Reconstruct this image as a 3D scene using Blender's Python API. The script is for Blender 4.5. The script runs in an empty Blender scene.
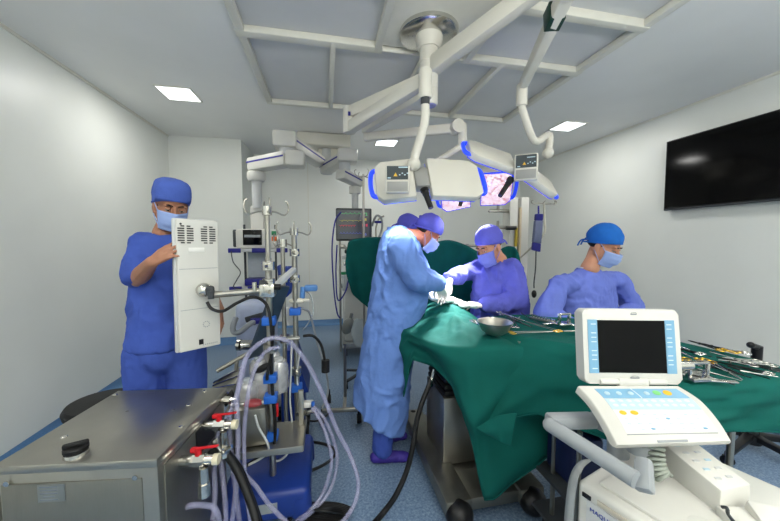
import bpy, bmesh, math, random
import numpy as np
from mathutils import Vector, Matrix, Quaternion
random.seed(7)
V = Vector
PI = math.pi
S = bpy.context.scene
COL = S.collection

# ------------------------------------------------------------------ camera
FPX = 315.0; EYE = V((0, 0, 1.53))
PITCH = math.atan(19.5/FPX); YAW = math.atan(64/math.hypot(FPX, 19.5))
FW = V((math.sin(YAW)*math.cos(PITCH), math.cos(YAW)*math.cos(PITCH), -math.sin(PITCH)))
RT = V((math.cos(YAW), -math.sin(YAW), 0)); UP = RT.cross(FW)
cd = bpy.data.cameras.new('camera'); cam = bpy.data.objects.new('camera', cd); COL.objects.link(cam)
cam.matrix_world = Matrix((( RT.x, UP.x, -FW.x, EYE.x), (RT.y, UP.y, -FW.y, EYE.y), (RT.z, UP.z, -FW.z, EYE.z), (0, 0, 0, 1)))
cd.sensor_width = 36; cd.lens = 36*FPX/780; cd.clip_start = 0.05
S.camera = cam

# ------------------------------------------------------------------ world and exposure
w = bpy.data.worlds.new('world'); S.world = w; w.use_nodes = True
w.node_tree.nodes['Background'].inputs[0].default_value = (0.9, 0.95, 1.0, 1)
w.node_tree.nodes['Background'].inputs[1].default_value = 0.35
vs = S.view_settings
vs.view_transform = 'Standard'; vs.look = 'None'; vs.gamma = 1; vs.use_curve_mapping = False
vs.exposure = 0.0

def area_lamp(name, loc, sx, sy, watt, col=(1, 1, 1), aim=None):
    l = bpy.data.lights.new(name, 'AREA'); l.shape = 'RECTANGLE'; l.size = sx; l.size_y = sy; l.energy = watt; l.color = col
    o = bpy.data.objects.new(name, l); o.location = loc; COL.objects.link(o)
    if aim is not None: o.rotation_euler = (V(aim)-V(loc)).to_track_quat('-Z', 'Y').to_euler()
    return o
def spot_lamp(name, loc, aim, watt, size, blend=0.6, col=(1, 1, 1), rad=0.08):
    l = bpy.data.lights.new(name, 'SPOT'); l.energy = watt; l.spot_size = size; l.spot_blend = blend; l.color = col; l.shadow_soft_size = rad
    o = bpy.data.objects.new(name, l); o.location = loc; COL.objects.link(o)
    o.rotation_euler = (V(aim)-V(loc)).to_track_quat('-Z', 'Y').to_euler()
    return o
# recessed LED ceiling panels (0.3 m squares), in view and the same row continued behind the camera
LED = [(-1.42, 3.60), (3.05, 3.60), (0.90, 4.73), (-1.42, 0.75), (3.05, 1.05), (-1.42, -1.4), (3.05, -1.4), (0.9, -1.4)]
for i, (x, y) in enumerate(LED):
    area_lamp('led_light', (x, y, 2.975), 0.28, 0.28, 10 if y < 3 else 11.5, (1.0, 0.99, 0.95))
# added fill lamp behind the camera, aimed up to lift the ceiling brightness
area_lamp('added_ceiling_fill', (0.9, -1.3, 1.9), 1.4, 0.7, 150, (1.0, 0.985, 0.95), (0.9, -1.28, 3.0))

# ------------------------------------------------------------------ helpers
def lin(c):
    r = []
    for v in c[:3]:
        v = v/255.0
        r.append(v/12.92 if v <= 0.04045 else ((v+0.055)/1.055)**2.4)
    return (r[0], r[1], r[2], 1)
MATS = {}
def mat(name, rgb, rough=0.5, metal=0.0, var=0.06, vscale=20, bump=0.0, bscale=60, emit=None, estr=0, alpha=1, trans=0, ior=1.45, coat=0, spec=0.5):
    """procedural principled material: noise driven colour variation and relief"""
    m = bpy.data.materials.new(name); m.use_nodes = True; nt = m.node_tree; b = nt.nodes['Principled BSDF']
    c = lin(rgb); N = nt.nodes.new
    tc = N('ShaderNodeTexCoord'); no = N('ShaderNodeTexNoise'); no.inputs['Scale'].default_value = vscale; no.inputs['Detail'].default_value = 4
    nt.links.new(tc.outputs['Object'], no.inputs['Vector'])
    rp = N('ShaderNodeValToRGB'); rp.color_ramp.elements[0].position = 0.3; rp.color_ramp.elements[1].position = 0.7
    rp.color_ramp.elements[0].color = tuple(max(0, v*(1-var)) for v in c[:3])+(1,)
    rp.color_ramp.elements[1].color = tuple(min(1, v*(1+var)) for v in c[:3])+(1,)
    nt.links.new(no.outputs['Fac'], rp.inputs['Fac']); nt.links.new(rp.outputs['Color'], b.inputs['Base Color'])
    b.inputs['Roughness'].default_value = rough; b.inputs['Metallic'].default_value = metal
    b.inputs['IOR'].default_value = ior; b.inputs['Specular IOR Level'].default_value = spec
    if bump:
        n2 = N('ShaderNodeTexNoise'); n2.inputs['Scale'].default_value = bscale; n2.inputs['Detail'].default_value = 3
        nt.links.new(tc.outputs['Object'], n2.inputs['Vector'])
        bp = N('ShaderNodeBump'); bp.inputs['Strength'].default_value = bump; bp.inputs['Distance'].default_value = 0.01
        nt.links.new(n2.outputs['Fac'], bp.inputs['Height']); nt.links.new(bp.outputs['Normal'], b.inputs['Normal'])
    if emit:
        b.inputs['Emission Color'].default_value = lin(emit); b.inputs['Emission Strength'].default_value = estr
    if trans: b.inputs['Transmission Weight'].default_value = trans
    if alpha < 1: b.inputs['Alpha'].default_value = alpha
    if coat: b.inputs['Coat Weight'].default_value = coat; b.inputs['Coat Roughness'].default_value = 0.1
    MATS[name] = m
    return m
def brushed(name, rgb, rough=0.3, stretch=(2, 2, 60)):
    m = mat(name, rgb, rough, 0.95, 0.05, 8)
    nt = m.node_tree; N = nt.nodes.new; b = nt.nodes['Principled BSDF']
    tc = N('ShaderNodeTexCoord'); mp = N('ShaderNodeMapping'); mp.inputs['Scale'].default_value = stretch
    no = N('ShaderNodeTexNoise'); no.inputs['Scale'].default_value = 6; no.inputs['Detail'].default_value = 5
    nt.links.new(tc.outputs['Object'], mp.inputs['Vector']); nt.links.new(mp.outputs['Vector'], no.inputs['Vector'])
    mr = N('ShaderNodeMapRange'); mr.inputs['To Min'].default_value = rough*0.75; mr.inputs['To Max'].default_value = rough*1.4
    nt.links.new(no.outputs['Fac'], mr.inputs['Value']); nt.links.new(mr.outputs['Result'], b.inputs['Roughness'])
    return m

def px_ray(x, y): return FW*FPX + RT*(x-390) + UP*(260.5-y)
def at(x, y, X=None, Y=None, Z=None, d=None):
    """world point seen at photo pixel x, y on the plane X=, Y=, Z= or at forward depth d"""
    r = px_ray(x, y)
    t = (X-EYE.x)/r.x if X is not None else (Y-EYE.y)/r.y if Y is not None else (Z-EYE.z)/r.z if Z is not None else d/FPX
    return EYE + r*t

def vnoise(P, seed=0):
    """smooth value noise -1..1, vectorised over an (n,3) array"""
    P = np.asarray(P, float); i = np.floor(P).astype(np.int64); f = P-i; f = f*f*(3-2*f)
    out = np.zeros(len(P))
    for dx in (0, 1):
        for dy in (0, 1):
            for dz in (0, 1):
                h = ((i[:, 0]+dx)*73856093) ^ ((i[:, 1]+dy)*19349663) ^ ((i[:, 2]+dz)*83492791) ^ (seed*2654435761 & 0xffffff)
                h = (h ^ (h >> 13))*1274126177 & 0x7fffffff
                h = (h ^ (h >> 15))*2246822519 & 0x7fffffff
                v = (h & 0xffff)/32767.5-1
                wx = f[:, 0] if dx else 1-f[:, 0]; wy = f[:, 1] if dy else 1-f[:, 1]; wz = f[:, 2] if dz else 1-f[:, 2]
                out += v*wx*wy*wz
    return out
def n1(x, y=0, z=0, s=0): return float(vnoise([[x, y, z]], s)[0])

def frame(o, xa, ya=None, za=None):
    """matrix with origin o, x axis xa, and y or z hint"""
    xa = V(xa).normalized()
    if ya is not None: ya = V(ya); za = xa.cross(ya).normalized(); ya = za.cross(xa).normalized()
    else: za = V(za); ya = za.cross(xa).normalized(); za = xa.cross(ya).normalized()
    return Matrix(((xa.x, ya.x, za.x, o[0]), (xa.y, ya.y, za.y, o[1]), (xa.z, ya.z, za.z, o[2]), (0, 0, 0, 1)))
def rotz(a, o=(0, 0, 0)): return Matrix.Translation(V(o)) @ Matrix.Rotation(a, 4, 'Z')
def smooth_path(pts, n=6, closed=False):
    pts = [V(p) for p in pts]; out = []
    m = len(pts)
    rng = range(m if closed else m-1)
    for i in rng:
        if closed: p0, p1, p2, p3 = pts[i-1], pts[i], pts[(i+1) % m], pts[(i+2) % m]
        else: p0 = pts[max(i-1, 0)]; p1 = pts[i]; p2 = pts[i+1]; p3 = pts[min(i+2, m-1)]
        for k in range(n):
            t = k/n
            out.append(0.5*((2*p1)+(p2-p0)*t+(2*p0-5*p1+4*p2-p3)*t*t+(3*p1-p0-3*p2+p3)*t**3))
    if not closed: out.append(pts[-1])
    return out

class G:
    """collects shapes into one bmesh"""
    def __init__(s, T=None): s.b = bmesh.new(); s.T = T or Matrix()
    def add(s, fn):
        n0 = len(s.b.verts); fn(s.b)
    def _v(s, p): return s.b.verts.new(s.T @ V(p))
    def box(s, c, size, R=None, bev=0.0, seg=2):
        t = bmesh.new(); bmesh.ops.create_cube(t, size=1)
        for v in t.verts: v.co = V((v.co.x*size[0], v.co.y*size[1], v.co.z*size[2]))
        if bev: bmesh.ops.bevel(t, geom=list(t.edges), offset=min(bev, min(size)*0.49), segments=seg, profile=0.5, affect='EDGES')
        return s.merge(t, Matrix.Translation(V(c)) @ (R.to_4x4() if R else Matrix()))
    def merge(s, t, M=None):
        M = s.T @ M if M is not None else s.T
        mp = {}
        for v in t.verts: mp[v] = s.b.verts.new(M @ v.co)
        flip = M.determinant() < 0
        for f in t.faces:
            vs_ = [mp[v] for v in f.verts]
            if flip: vs_.reverse()
            try: s.b.faces.new(vs_)
            except ValueError: pass
        t.free(); return s
    def hexa(s, p):
        """8 points: bottom ring 4, top ring 4"""
        v = [s._v(q) for q in p]
        for f in ((3, 2, 1, 0), (4, 5, 6, 7), (0, 1, 5, 4), (1, 2, 6, 5), (2, 3, 7, 6), (3, 0, 4, 7)): s.b.faces.new([v[i] for i in f])
        return s
    def bevhexa(s, p, bev, seg=2):
        t = bmesh.new(); v = [t.verts.new(V(q)) for q in p]
        for f in ((3, 2, 1, 0), (4, 5, 6, 7), (0, 1, 5, 4), (1, 2, 6, 5), (2, 3, 7, 6), (3, 0, 4, 7)): t.faces.new([v[i] for i in f])
        bmesh.ops.bevel(t, geom=list(t.edges), offset=bev, segments=seg, profile=0.5, affect='EDGES')
        return s.merge(t)
    def rings(s, rs, cap=True, closed=False):
        R = [[s._v(p) for p in r] for r in rs]; n = len(R[0])
        m = len(R)
        for i in range(m if closed else m-1):
            a, b = R[i], R[(i+1) % m]
            for j in range(n): s.b.faces.new((a[j], a[(j+1) % n], b[(j+1) % n], b[j]))
        if cap and not closed:
            s.b.faces.new(list(reversed(R[0]))); s.b.faces.new(R[-1])
        return s
    def tube(s, pts, r, n=8, closed=False, cap=True):
        pts = [V(p) for p in pts]; m = len(pts); rs = []; prev = None
        for i, p in enumerate(pts):
            if closed: t = pts[(i+1) % m]-pts[i-1]
            else: t = pts[min(i+1, m-1)]-pts[max(i-1, 0)]
            if t.length < 1e-9: t = V((0, 0, 1))
            t.normalize()
            if prev is None:
                u = t.orthogonal().normalized()
            else:
                u = prev-t*prev.dot(t)
                u = u.normalized() if u.length > 1e-6 else t.orthogonal().normalized()
            prev = u; w_ = t.cross(u)
            rr = r[i] if isinstance(r, (list, tuple)) else r
            rs.append([p+u*math.cos(2*PI*k/n)*rr+w_*math.sin(2*PI*k/n)*rr for k in range(n)])
        return s.rings(rs, cap, closed)
    def cyl(s, a, b, r, r2=None, n=16): return s.tube([a, b], [r, r if r2 is None else r2], n)
    def ell(s, c, rad, R=None, u=16, v=10):
        t = bmesh.new(); bmesh.ops.create_uvsphere(t, u_segments=u, v_segments=v, radius=1)
        for q in t.verts: q.co = V((q.co.x*rad[0], q.co.y*rad[1], q.co.z*rad[2]))
        return s.merge(t, Matrix.Translation(V(c)) @ (R.to_4x4() if R else Matrix()))
    def lathe(s, prof, c=(0, 0, 0), n=24, R=None, cap=False):
        M = Matrix.Translation(V(c)) @ (R.to_4x4() if R else Matrix())
        rs = [[M @ V((r*math.cos(2*PI*k/n), r*math.sin(2*PI*k/n), z)) for k in range(n)] for r, z in prof]
        return s.rings(rs, cap)
    def torus(s, c, R_, r, M=None, n=20, k=8, sc=(1, 1)):
        M = Matrix.Translation(V(c)) @ (M.to_4x4() if M else Matrix())
        return s.tube([M @ V((R_*sc[0]*math.cos(2*PI*i/n), R_*sc[1]*math.sin(2*PI*i/n), 0)) for i in range(n)], r, k, closed=True)
    def prism(s, poly, M, th, bev=0):
        """2d polygon (ccw) in M's xy plane, from z=0 to z=th"""
        t = bmesh.new()
        a = [t.verts.new((x, y, 0)) for x, y in poly]; b = [t.verts.new((x, y, th)) for x, y in poly]; n = len(poly)
        t.faces.new(list(reversed(a))); t.faces.new(b)
        for i in range(n): t.faces.new((a[i], a[(i+1) % n], b[(i+1) % n], b[i]))
        if bev: bmesh.ops.bevel(t, geom=list(t.edges), offset=bev, segments=2, profile=0.5, affect='EDGES')
        return s.merge(t, M)
    def chain(s, pts, rad, n=12, sph=True):
        """capsule chain for blended bodies"""
        for i, p in enumerate(pts):
            if sph: s.ell(p, (rad[i],)*3, None, n, max(6, n//2+1))
            if i: s.cyl(pts[i-1], p, rad[i-1], rad[i], n)
        return s

def wloc(o):
    p = V((0, 0, 0))
    while o is not None: p += o.location; o = o.parent
    return p
def mk(name, g, m, parent=None, smooth=35, mesh=None):
    if mesh is None:
        mesh = bpy.data.meshes.new(name)
        bmesh.ops.recalc_face_normals(g.b, faces=g.b.faces); g.b.to_mesh(mesh); g.b.free()
    if parent is not None: off = wloc(parent)
    else:
        co = np.empty(len(mesh.vertices)*3); mesh.vertices.foreach_get('co', co); co = co.reshape(-1, 3)
        off = V(((co[:, 0].min()+co[:, 0].max())/2, (co[:, 1].min()+co[:, 1].max())/2, co[:, 2].min()))
    mesh.transform(Matrix.Translation(-off))
    mesh.materials.clear(); mesh.materials.append(m)
    if smooth:
        mesh.shade_smooth()
        if smooth < 180: mesh.set_sharp_from_angle(angle=math.radians(smooth))
    o = bpy.data.objects.new(name, mesh); COL.objects.link(o)
    if parent is not None: o.parent = parent
    else: o.location = off
    return o
def tag(o, label, cat, group=None, kind=None):
    o['label'] = label; o['category'] = cat
    if group: o['group'] = group
    if kind: o['kind'] = kind
    return o
def thing(name, loc, label, cat, group=None):
    o = bpy.data.objects.new(name, None); COL.objects.link(o); o.location = loc; o.empty_display_size = 0.05
    return tag(o, label, cat, group)
def struct(o): o['kind'] = 'structure'; return o
def copy_tree(o, parent=None):
    c = o.copy(); COL.objects.link(c); c.parent = parent
    for ch in list(o.children): copy_tree(ch, c)
    return c
def bake(g, voxel, it=4, fac=0.6):
    me = bpy.data.meshes.new('tmp'); bmesh.ops.recalc_face_normals(g.b, faces=g.b.faces); g.b.to_mesh(me); g.b.free()
    o = bpy.data.objects.new('tmp', me); COL.objects.link(o)
    r = o.modifiers.new('r', 'REMESH'); r.mode = 'VOXEL'; r.voxel_size = voxel; r.adaptivity = 0
    if it: sm = o.modifiers.new('s', 'SMOOTH'); sm.factor = fac; sm.iterations = it
    dg = bpy.context.evaluated_depsgraph_get(); out = bpy.data.meshes.new_from_object(o.evaluated_get(dg))
    bpy.data.objects.remove(o); bpy.data.meshes.remove(me)
    return out
def displace(me, fn):
    """move vertices along normals by fn(coords)"""
    n = len(me.vertices); co = np.empty(n*3); me.vertices.foreach_get('co', co); co = co.reshape(-1, 3)
    no = np.empty(n*3); me.vertices.foreach_get('normal', no); no = no.reshape(-1, 3)
    co = co + no*fn(co)[:, None]; me.vertices.foreach_set('co', co.ravel()); me.update(); return me
def text(name, body, size, M, m, parent, ext=0.0006, align='CENTER'):
    c = bpy.data.curves.new(name, 'FONT'); c.body = body; c.size = size; c.extrude = ext; c.align_x = align; c.align_y = 'CENTER'; c.resolution_u = 2
    o = bpy.data.objects.new('tmp', c); COL.objects.link(o)
    dg = bpy.context.evaluated_depsgraph_get(); me = bpy.data.meshes.new_from_object(o.evaluated_get(dg)); bpy.data.objects.remove(o)
    me.transform(M); return mk(name, None, m, parent, 0, mesh=me)

# ------------------------------------------------------------------ materials
WALL = mat('wall_paint', (233, 235, 229), 0.38, 0, 0.015, 3, 0.03, 40)
CEIL = mat('ceiling_paint', (242, 242, 238), 0.5, 0, 0.02, 2)
FRAMEW = mat('white_frame', (226, 224, 212), 0.4, 0, 0.02)
DIFF = mat('frosted_panel', (214, 215, 214), 0.3, 0, 0.03, 3)
ENA = mat('cream_enamel', (216, 213, 202), 0.35, 0, 0.02, 6, coat=0.2)
ENAD = mat('grey_enamel', (150, 150, 146), 0.4, 0, 0.02, 6)
PLW = mat('white_plastic', (210, 209, 202), 0.38, 0, 0.02, 6)
PLG = mat('grey_plastic', (150, 155, 158), 0.42, 0, 0.04, 30)
PLLG = mat('pale_grey_plastic', (196, 198, 198), 0.42, 0, 0.03)
BLK = mat('black_plastic', (16, 16, 18), 0.4, 0, 0.1)
RUB = mat('black_rubber', (12, 12, 13), 0.55, 0, 0.1, bump=0.1)
DKG = mat('dark_grey', (58, 62, 66), 0.45, 0, 0.06)
STEEL = brushed('brushed_steel', (168, 165, 156), 0.32)
STEELD = brushed('dull_steel', (140, 138, 130), 0.4, (40, 2, 2))
CHR = mat('polished_steel', (205, 203, 196), 0.18, 1.0, 0.04)
GOLD = mat('gold_plate', (214, 170, 60), 0.28, 1.0, 0.05)
BLUEP = mat('blue_plastic', (24, 52, 130), 0.4, 0, 0.06)
CLIP = mat('blue_clip', (32, 96, 190), 0.45, 0, 0.05)
NAVY = mat('navy_bumper', (30, 30, 130), 0.45)
NAVYP = mat('navy_panel', (46, 62, 78), 0.35)
STRIPE = mat('violet_blue_stripe', (44, 44, 140), 0.5)
GLOWB = mat('lit_blue_handle', (40, 70, 235), 0.35, 0, 0.1, emit=(40, 80, 255), estr=0.55)
RED = mat('red_plastic', (190, 22, 30), 0.4)
GREEN = mat('green_plastic', (25, 130, 80), 0.45)
ORANGE = mat('orange_plastic', (235, 110, 30), 0.45)
YEL = mat('yellow_key', (225, 178, 40), 0.5)
GRNK = mat('green_key', (120, 200, 120), 0.5)
SKYB = mat('sky_blue_panel', (122, 170, 200), 0.45, 0, 0.03)
PALEB = mat('pale_blue_panel', (178, 204, 216), 0.45, 0, 0.03)
INK = mat('grey_print', (120, 128, 134), 0.6)
INKW = mat('white_print', (210, 222, 228), 0.6)
INKB = mat('blue_print', (50, 70, 160), 0.6)
SCR = mat('dark_screen', (5, 5, 6), 0.1, 0, 0.1, spec=0.22)
DRAPE = mat('green_drape', (14, 91, 83), 0.85, 0, 0.09, 7, 0.25, 350, spec=0.2)
DRAPED = mat('dark_green_drape', (13, 90, 84), 0.85, 0, 0.1, 9, 0.25, 350, spec=0.2)
GOWN1 = mat('light_blue_gown', (101, 134, 200), 0.8, 0, 0.06, 9, 0.5, 26, spec=0.2)
GOWN2 = mat('violet_blue_gown', (92, 96, 188), 0.8, 0, 0.12, 12, 0.7, 30, spec=0.2)
GOWN3 = mat('periwinkle_gown', (108, 124, 206), 0.8, 0, 0.06, 9, 0.5, 26, spec=0.2)
SCRUB = mat('royal_blue_scrubs', (66, 90, 174), 0.85, 0, 0.08, 9, 0.4, 30, spec=0.2)
CAPB = mat('blue_cap_cloth', (78, 102, 184), 0.85, 0, 0.05, 30, 0.2, 120, spec=0.2)
CAPP = mat('violet_cap_cloth', (96, 98, 196), 0.85, 0, 0.05, 30, 0.2, 120, spec=0.2)
CAPS = mat('bright_blue_cap', (36, 104, 190), 0.85, 0, 0.05, 30, 0.2, 120, spec=0.2)
MASK = mat('pale_blue_mask', (150, 172, 222), 0.85, 0, 0.03, 30, 0.1, 150)
SHOEC = mat('violet_shoe_cover', (56, 40, 140), 0.6, 0, 0.1, 20, 0.4, 60)
GLOVE = mat('latex_glove', (236, 228, 222), 0.5, 0, 0.03, 20)
GAUZE = mat('white_gauze', (235, 235, 232), 0.9, 0, 0.03, 40, 0.5, 80)
HAIR = mat('dark_hair', (24, 17, 14), 0.6, 0, 0.2, 60, 0.5, 200)
EYEW = mat('eye_white', (150, 140, 134), 0.3)
IRIS = mat('dark_iris', (30, 18, 12), 0.2)
def skin(name, rgb):
    m = mat(name, rgb, 0.5, 0, 0.06, 14, 0.1, 90)
    b = m.node_tree.nodes['Principled BSDF']; b.inputs['Subsurface Weight'].default_value = 0.08; b.inputs['Subsurface Radius'].default_value = (0.01, 0.004, 0.002)
    return m
SK1 = skin('tan_skin', (168, 118, 92)); SK2 = skin('rosy_skin', (196, 122, 98)); SK3 = skin('fair_skin', (196, 140, 112))
CLEAR = mat('clear_tubing', (168, 168, 200), 0.12, 0, 0.03, alpha=0.42, coat=0.6)
CLEARB = mat('clear_plastic_bag', (214, 224, 226), 0.25, 0, 0.03, alpha=0.45, coat=0.5)
RESV = mat('reservoir_plastic', (190, 190, 190), 0.15, 0.35, 0.2, 25, coat=0.6)
def led_mat():
    m = bpy.data.materials.new('led_panel_glow'); m.use_nodes = True; b = m.node_tree.nodes['Principled BSDF']
    b.inputs['Base Color'].default_value = (0.9, 0.95, 1, 1); b.inputs['Emission Color'].default_value = (0.93, 0.98, 1, 1); b.inputs['Emission Strength'].default_value = 2.2
    return m
LEDM = led_mat()
def lens_mat():
    m = bpy.data.materials.new('surgical_led_lens'); m.use_nodes = True; nt = m.node_tree; b = nt.nodes['Principled BSDF']
    tc = nt.nodes.new('ShaderNodeTexCoord'); v = nt.nodes.new('ShaderNodeTexVoronoi'); v.inputs['Scale'].default_value = 48
    r = nt.nodes.new('ShaderNodeValToRGB'); r.color_ramp.elements[0].color = (1, 0.9, 0.9, 1); r.color_ramp.elements[0].position = 0.35
    r.color_ramp.elements[1].color = (0.50, 0.14, 0.13, 1); r.color_ramp.elements[1].position = 0.70
    nt.links.new(tc.outputs['Object'], v.inputs['Vector']); nt.links.new(v.outputs['Distance'], r.inputs['Fac'])
    b.inputs['Base Color'].default_value = (0.8, 0.75, 0.75, 1)
    nt.links.new(r.outputs['Color'], b.inputs['Emission Color']); b.inputs['Emission Strength'].default_value = 0.95
    return m
LENS = lens_mat()

# ------------------------------------------------------------------ room
XL, XR, YB, YF, ZC = -2.14, 3.87, 5.80, -2.6, 3.0
def floor_mat():
    m = mat('blue_speckled_vinyl', (112, 146, 182), 0.32, 0, 0.08, 90)
    nt = m.node_tree; b = nt.nodes['Principled BSDF']; N = nt.nodes.new
    tc = N('ShaderNodeTexCoord'); a = N('ShaderNodeTexNoise'); a.inputs['Scale'].default_value = 70; a.inputs['Detail'].default_value = 6; a.inputs['Roughness'].default_value = 0.7
    r = N('ShaderNodeValToRGB'); e = r.color_ramp.elements
    e[0].position = 0.36; e[0].color = lin((84, 108, 138)); e[1].position = 0.66; e[1].color = lin((150, 170, 190))
    k = r.color_ramp.elements.new(0.5); k.color = lin((114, 138, 166))
    nt.links.new(tc.outputs['Object'], a.inputs['Vector']); nt.links.new(a.outputs['Fac'], r.inputs['Fac']); nt.links.new(r.outputs['Color'], b.inputs['Base Color'])
    return m
FLOOR = floor_mat()
COVE = mat('blue_vinyl_cove', (92, 132, 176), 0.4, 0, 0.1, 80)
g = G(); g.box(((XL+XR)/2, (YB+YF)/2, -0.05), (XR-XL+0.4, YB-YF+0.4, 0.1)); struct(mk('floor', g, FLOOR, smooth=0))
g = G(); g.box((XL-0.06, (YB+YF)/2, ZC/2), (0.12, YB-YF+0.24, ZC)); struct(mk('wall_left', g, WALL, smooth=0))
g = G(); g.box((XR+0.06, (YB+YF)/2, ZC/2), (0.12, YB-YF+0.24, ZC)); struct(mk('wall_right', g, WALL, smooth=0))
g = G(); g.box(((XL+XR)/2, YB+0.06, ZC/2), (XR-XL, 0.12, ZC)); struct(mk('wall_back', g, WALL, smooth=0))
g = G(); g.box(((XL+XR)/2, YF-0.06, ZC/2), (XR-XL, 0.12, ZC)); struct(mk('wall_front', g, WALL, smooth=0))
# boxed-out duct in the far left corner
g = G(); g.box(((XL-1.19)/2, (5.0+YB)/2, ZC/2), (-1.19-XL, YB-5.0, ZC)); struct(mk('wall_boxing', g, WALL, smooth=0))
# ceiling with an opening over the table for the laminar-flow field
CX0, CX1, CY0, CY1 = -0.56, 2.13, 0.15, 3.57
g = G()
for x0, x1, y0, y1 in ((XL, CX0, YF, YB), (CX1, XR, YF, YB), (CX0, CX1, YF, CY0), (CX0, CX1, CY1, YB)):
    g.box(((x0+x1)/2, (y0+y1)/2, ZC+0.05), (x1-x0, y1-y0, 0.1))
g.box(((CX0+CX1)/2, (CY0+CY1)/2, ZC+0.14), (CX1-CX0+0.1, CY1-CY0+0.1, 0.06))
struct(mk('ceiling', g, CEIL, smooth=0))
def cove(name, a, b, n_in):
    a, b, n_in = V(a), V(b), V(n_in); g = G(); prof = [(0.001, 0.0), (0.07, 0.0), (0.035, 0.012), (0.012, 0.035), (0.006, 0.10), (0.001, 0.10)]
    ra = [a+n_in*d+V((0, 0, z+0.001)) for d, z in prof]; rb = [b+n_in*d+V((0, 0, z+0.001)) for d, z in prof]
    g.rings([ra, rb]); return struct(mk(name, g, COVE, smooth=60))
cove('baseboard_left', (XL, YF, 0), (XL, 5.0, 0), (1, 0, 0))
cove('baseboard_boxing', (XL, 5.0, 0), (-1.19, 5.0, 0), (0, -1, 0))
cove('baseboard_back', (-1.19, YB, 0), (XR, YB, 0), (0, -1, 0))
cove('baseboard_right', (XR, YF, 0), (XR, YB, 0), (-1, 0, 0))
g = G(); g.box((XL+0.006, (YF+5.0)/2, ZC-0.012), (0.012, 5.0-YF, 0.024)); struct(mk('trim_1', g, FRAMEW, smooth=0))
g = G(); g.box((XR-0.006, (YF+YB)/2, ZC-0.012), (0.012, YB-YF, 0.024)); struct(mk('trim_2', g, FRAMEW, smooth=0))
for k, (x, y0) in enumerate(((-0.3, YB), (2.2, YB))):
    g = G(); g.box((x, YB-0.002, ZC/2+0.05), (0.012, 0.004, ZC-0.1)); struct(mk('trim_%d' % (k+3), g, FRAMEW, smooth=0))

# laminar-flow ceiling field: frame bars, frosted panels
root = thing('laminar_ceiling_field', ((CX0+CX1)/2, (CY0+CY1)/2, ZC-0.02), 'white framed grid of frosted laminar flow panels set in the ceiling over the table', 'ceiling panel')
BARN = [0]
def bar(x0, y0, x1, y1, wd=0.055):
    g = G(); BARN[0] += 1; dz = BARN[0]*0.0009; L_ = max(abs(x1-x0), abs(y1-y0))
    g.box(((x0+x1)/2, (y0+y1)/2, ZC-0.012), (abs(x1-x0)+wd if x1 != x0 else wd, abs(y1-y0)+wd if y1 != y0 else wd, 0.045+dz), bev=0.006)
    mk('frame_bar', g, FRAMEW, root)
cols = [CX0, 0.067, 0.785, 1.43, CX1]
bar(CX0, CY0, CX0, CY1); bar(CX1, CY0, CX1, CY1); bar(CX0, CY1, CX1, CY1); bar(CX0, CY0, CX1, CY0)
bar(CX0, 2.44, 0.40, 2.44, 0.075); bar(1.12, 2.44, CX1, 2.44, 0.075); bar(0.40, 2.44, 1.12, 2.44, 0.02)
for x in cols[1:4]: bar(x, 2.44, x, CY1, 0.04)
bar(0.40, CY0, 0.40, 2.44, 0.05); bar(1.12, CY0, 1.12, 2.44, 0.05)
for y in (1.27, 1.85): bar(CX0, y, 0.40, y, 0.06); bar(1.12, y, CX1, y, 0.06)
def frost(x0, x1, y0, y1, m=DIFF, z=ZC+0.02):
    g = G(); g.box(((x0+x1)/2, (y0+y1)/2, z), (x1-x0-0.03, y1-y0-0.03, 0.012)); mk('frosted_panel', g, m, root, 0)
for a, b in zip(cols, cols[1:]): frost(a, b, 2.44, CY1)
for y0, y1 in ((CY0, 1.27), (1.27, 1.85), (1.85, 2.44)): frost(CX0, 0.40, y0, y1); frost(1.12, CX1, y0, y1)
g = G(); g.box((0.76, (CY0+2.44)/2, ZC+0.006), (0.66, 2.44-CY0-0.06, 0.03)); mk('centre_panel', g, FRAMEW, root, 0)

# recessed led ceiling lights
places = ['nearest the far end of the left wall', 'nearest the right wall with the television', 'at the back, above the green screen drape', 'above the stainless box, out of view', 'before the television, out of view', 'behind the photographer by the left wall', 'behind the photographer by the right wall', 'behind the photographer, middle one']
for i, (x, y) in enumerate(LED):
    lab = 'square recessed white LED ceiling light ' + places[i]
    r = thing('ceiling_light', (x, y, ZC-0.01), lab, 'ceiling light', 'square LED ceiling lights')
    g = G()
    for sx, sy, lx, ly in ((0, 1, .32, .012), (0, -1, .32, .012), (1, 0, .012, .32), (-1, 0, .012, .32)):
        g.box((x+sx*.154, y+sy*.154, ZC-0.004), (lx, ly, 0.01))
    mk('frame', g, FRAMEW, r, 0)
    g = G(); g.box((x, y, ZC-0.003), (0.296, 0.296, 0.006)); mk('diffuser', g, LEDM, r, 0)

# ------------------------------------------------------------------ television
r = thing('television', (3.84, 2.27, 1.87), 'large black flat television mounted high on the right wall', 'television')
T = Matrix.Translation(V((3.815, 2.27, 2.262))) @ Matrix.Rotation(math.radians(-0.6), 4, 'Y')
g = G(T); g.box((0, 0, 0), (0.045, 1.35, 0.775), bev=0.006); mk('casing', g, BLK, r)
g = G(T); g.box((-0.0235, 0, 0.008), (0.003, 1.325, 0.735)); mk('screen', g, SCR, r, 0)
g = G(T); g.box((-0.024, 0, -0.377), (0.004, 1.34, 0.014)); g.box((-0.027, 0.35, -0.377), (0.003, 0.045, 0.008)); mk('bottom_trim', g, DKG, r, 0)
g = G(); g.box((3.852, 2.27, 2.3), (0.035, 0.5, 0.3), bev=0.004); mk('wall_bracket', g, DKG, r)

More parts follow.
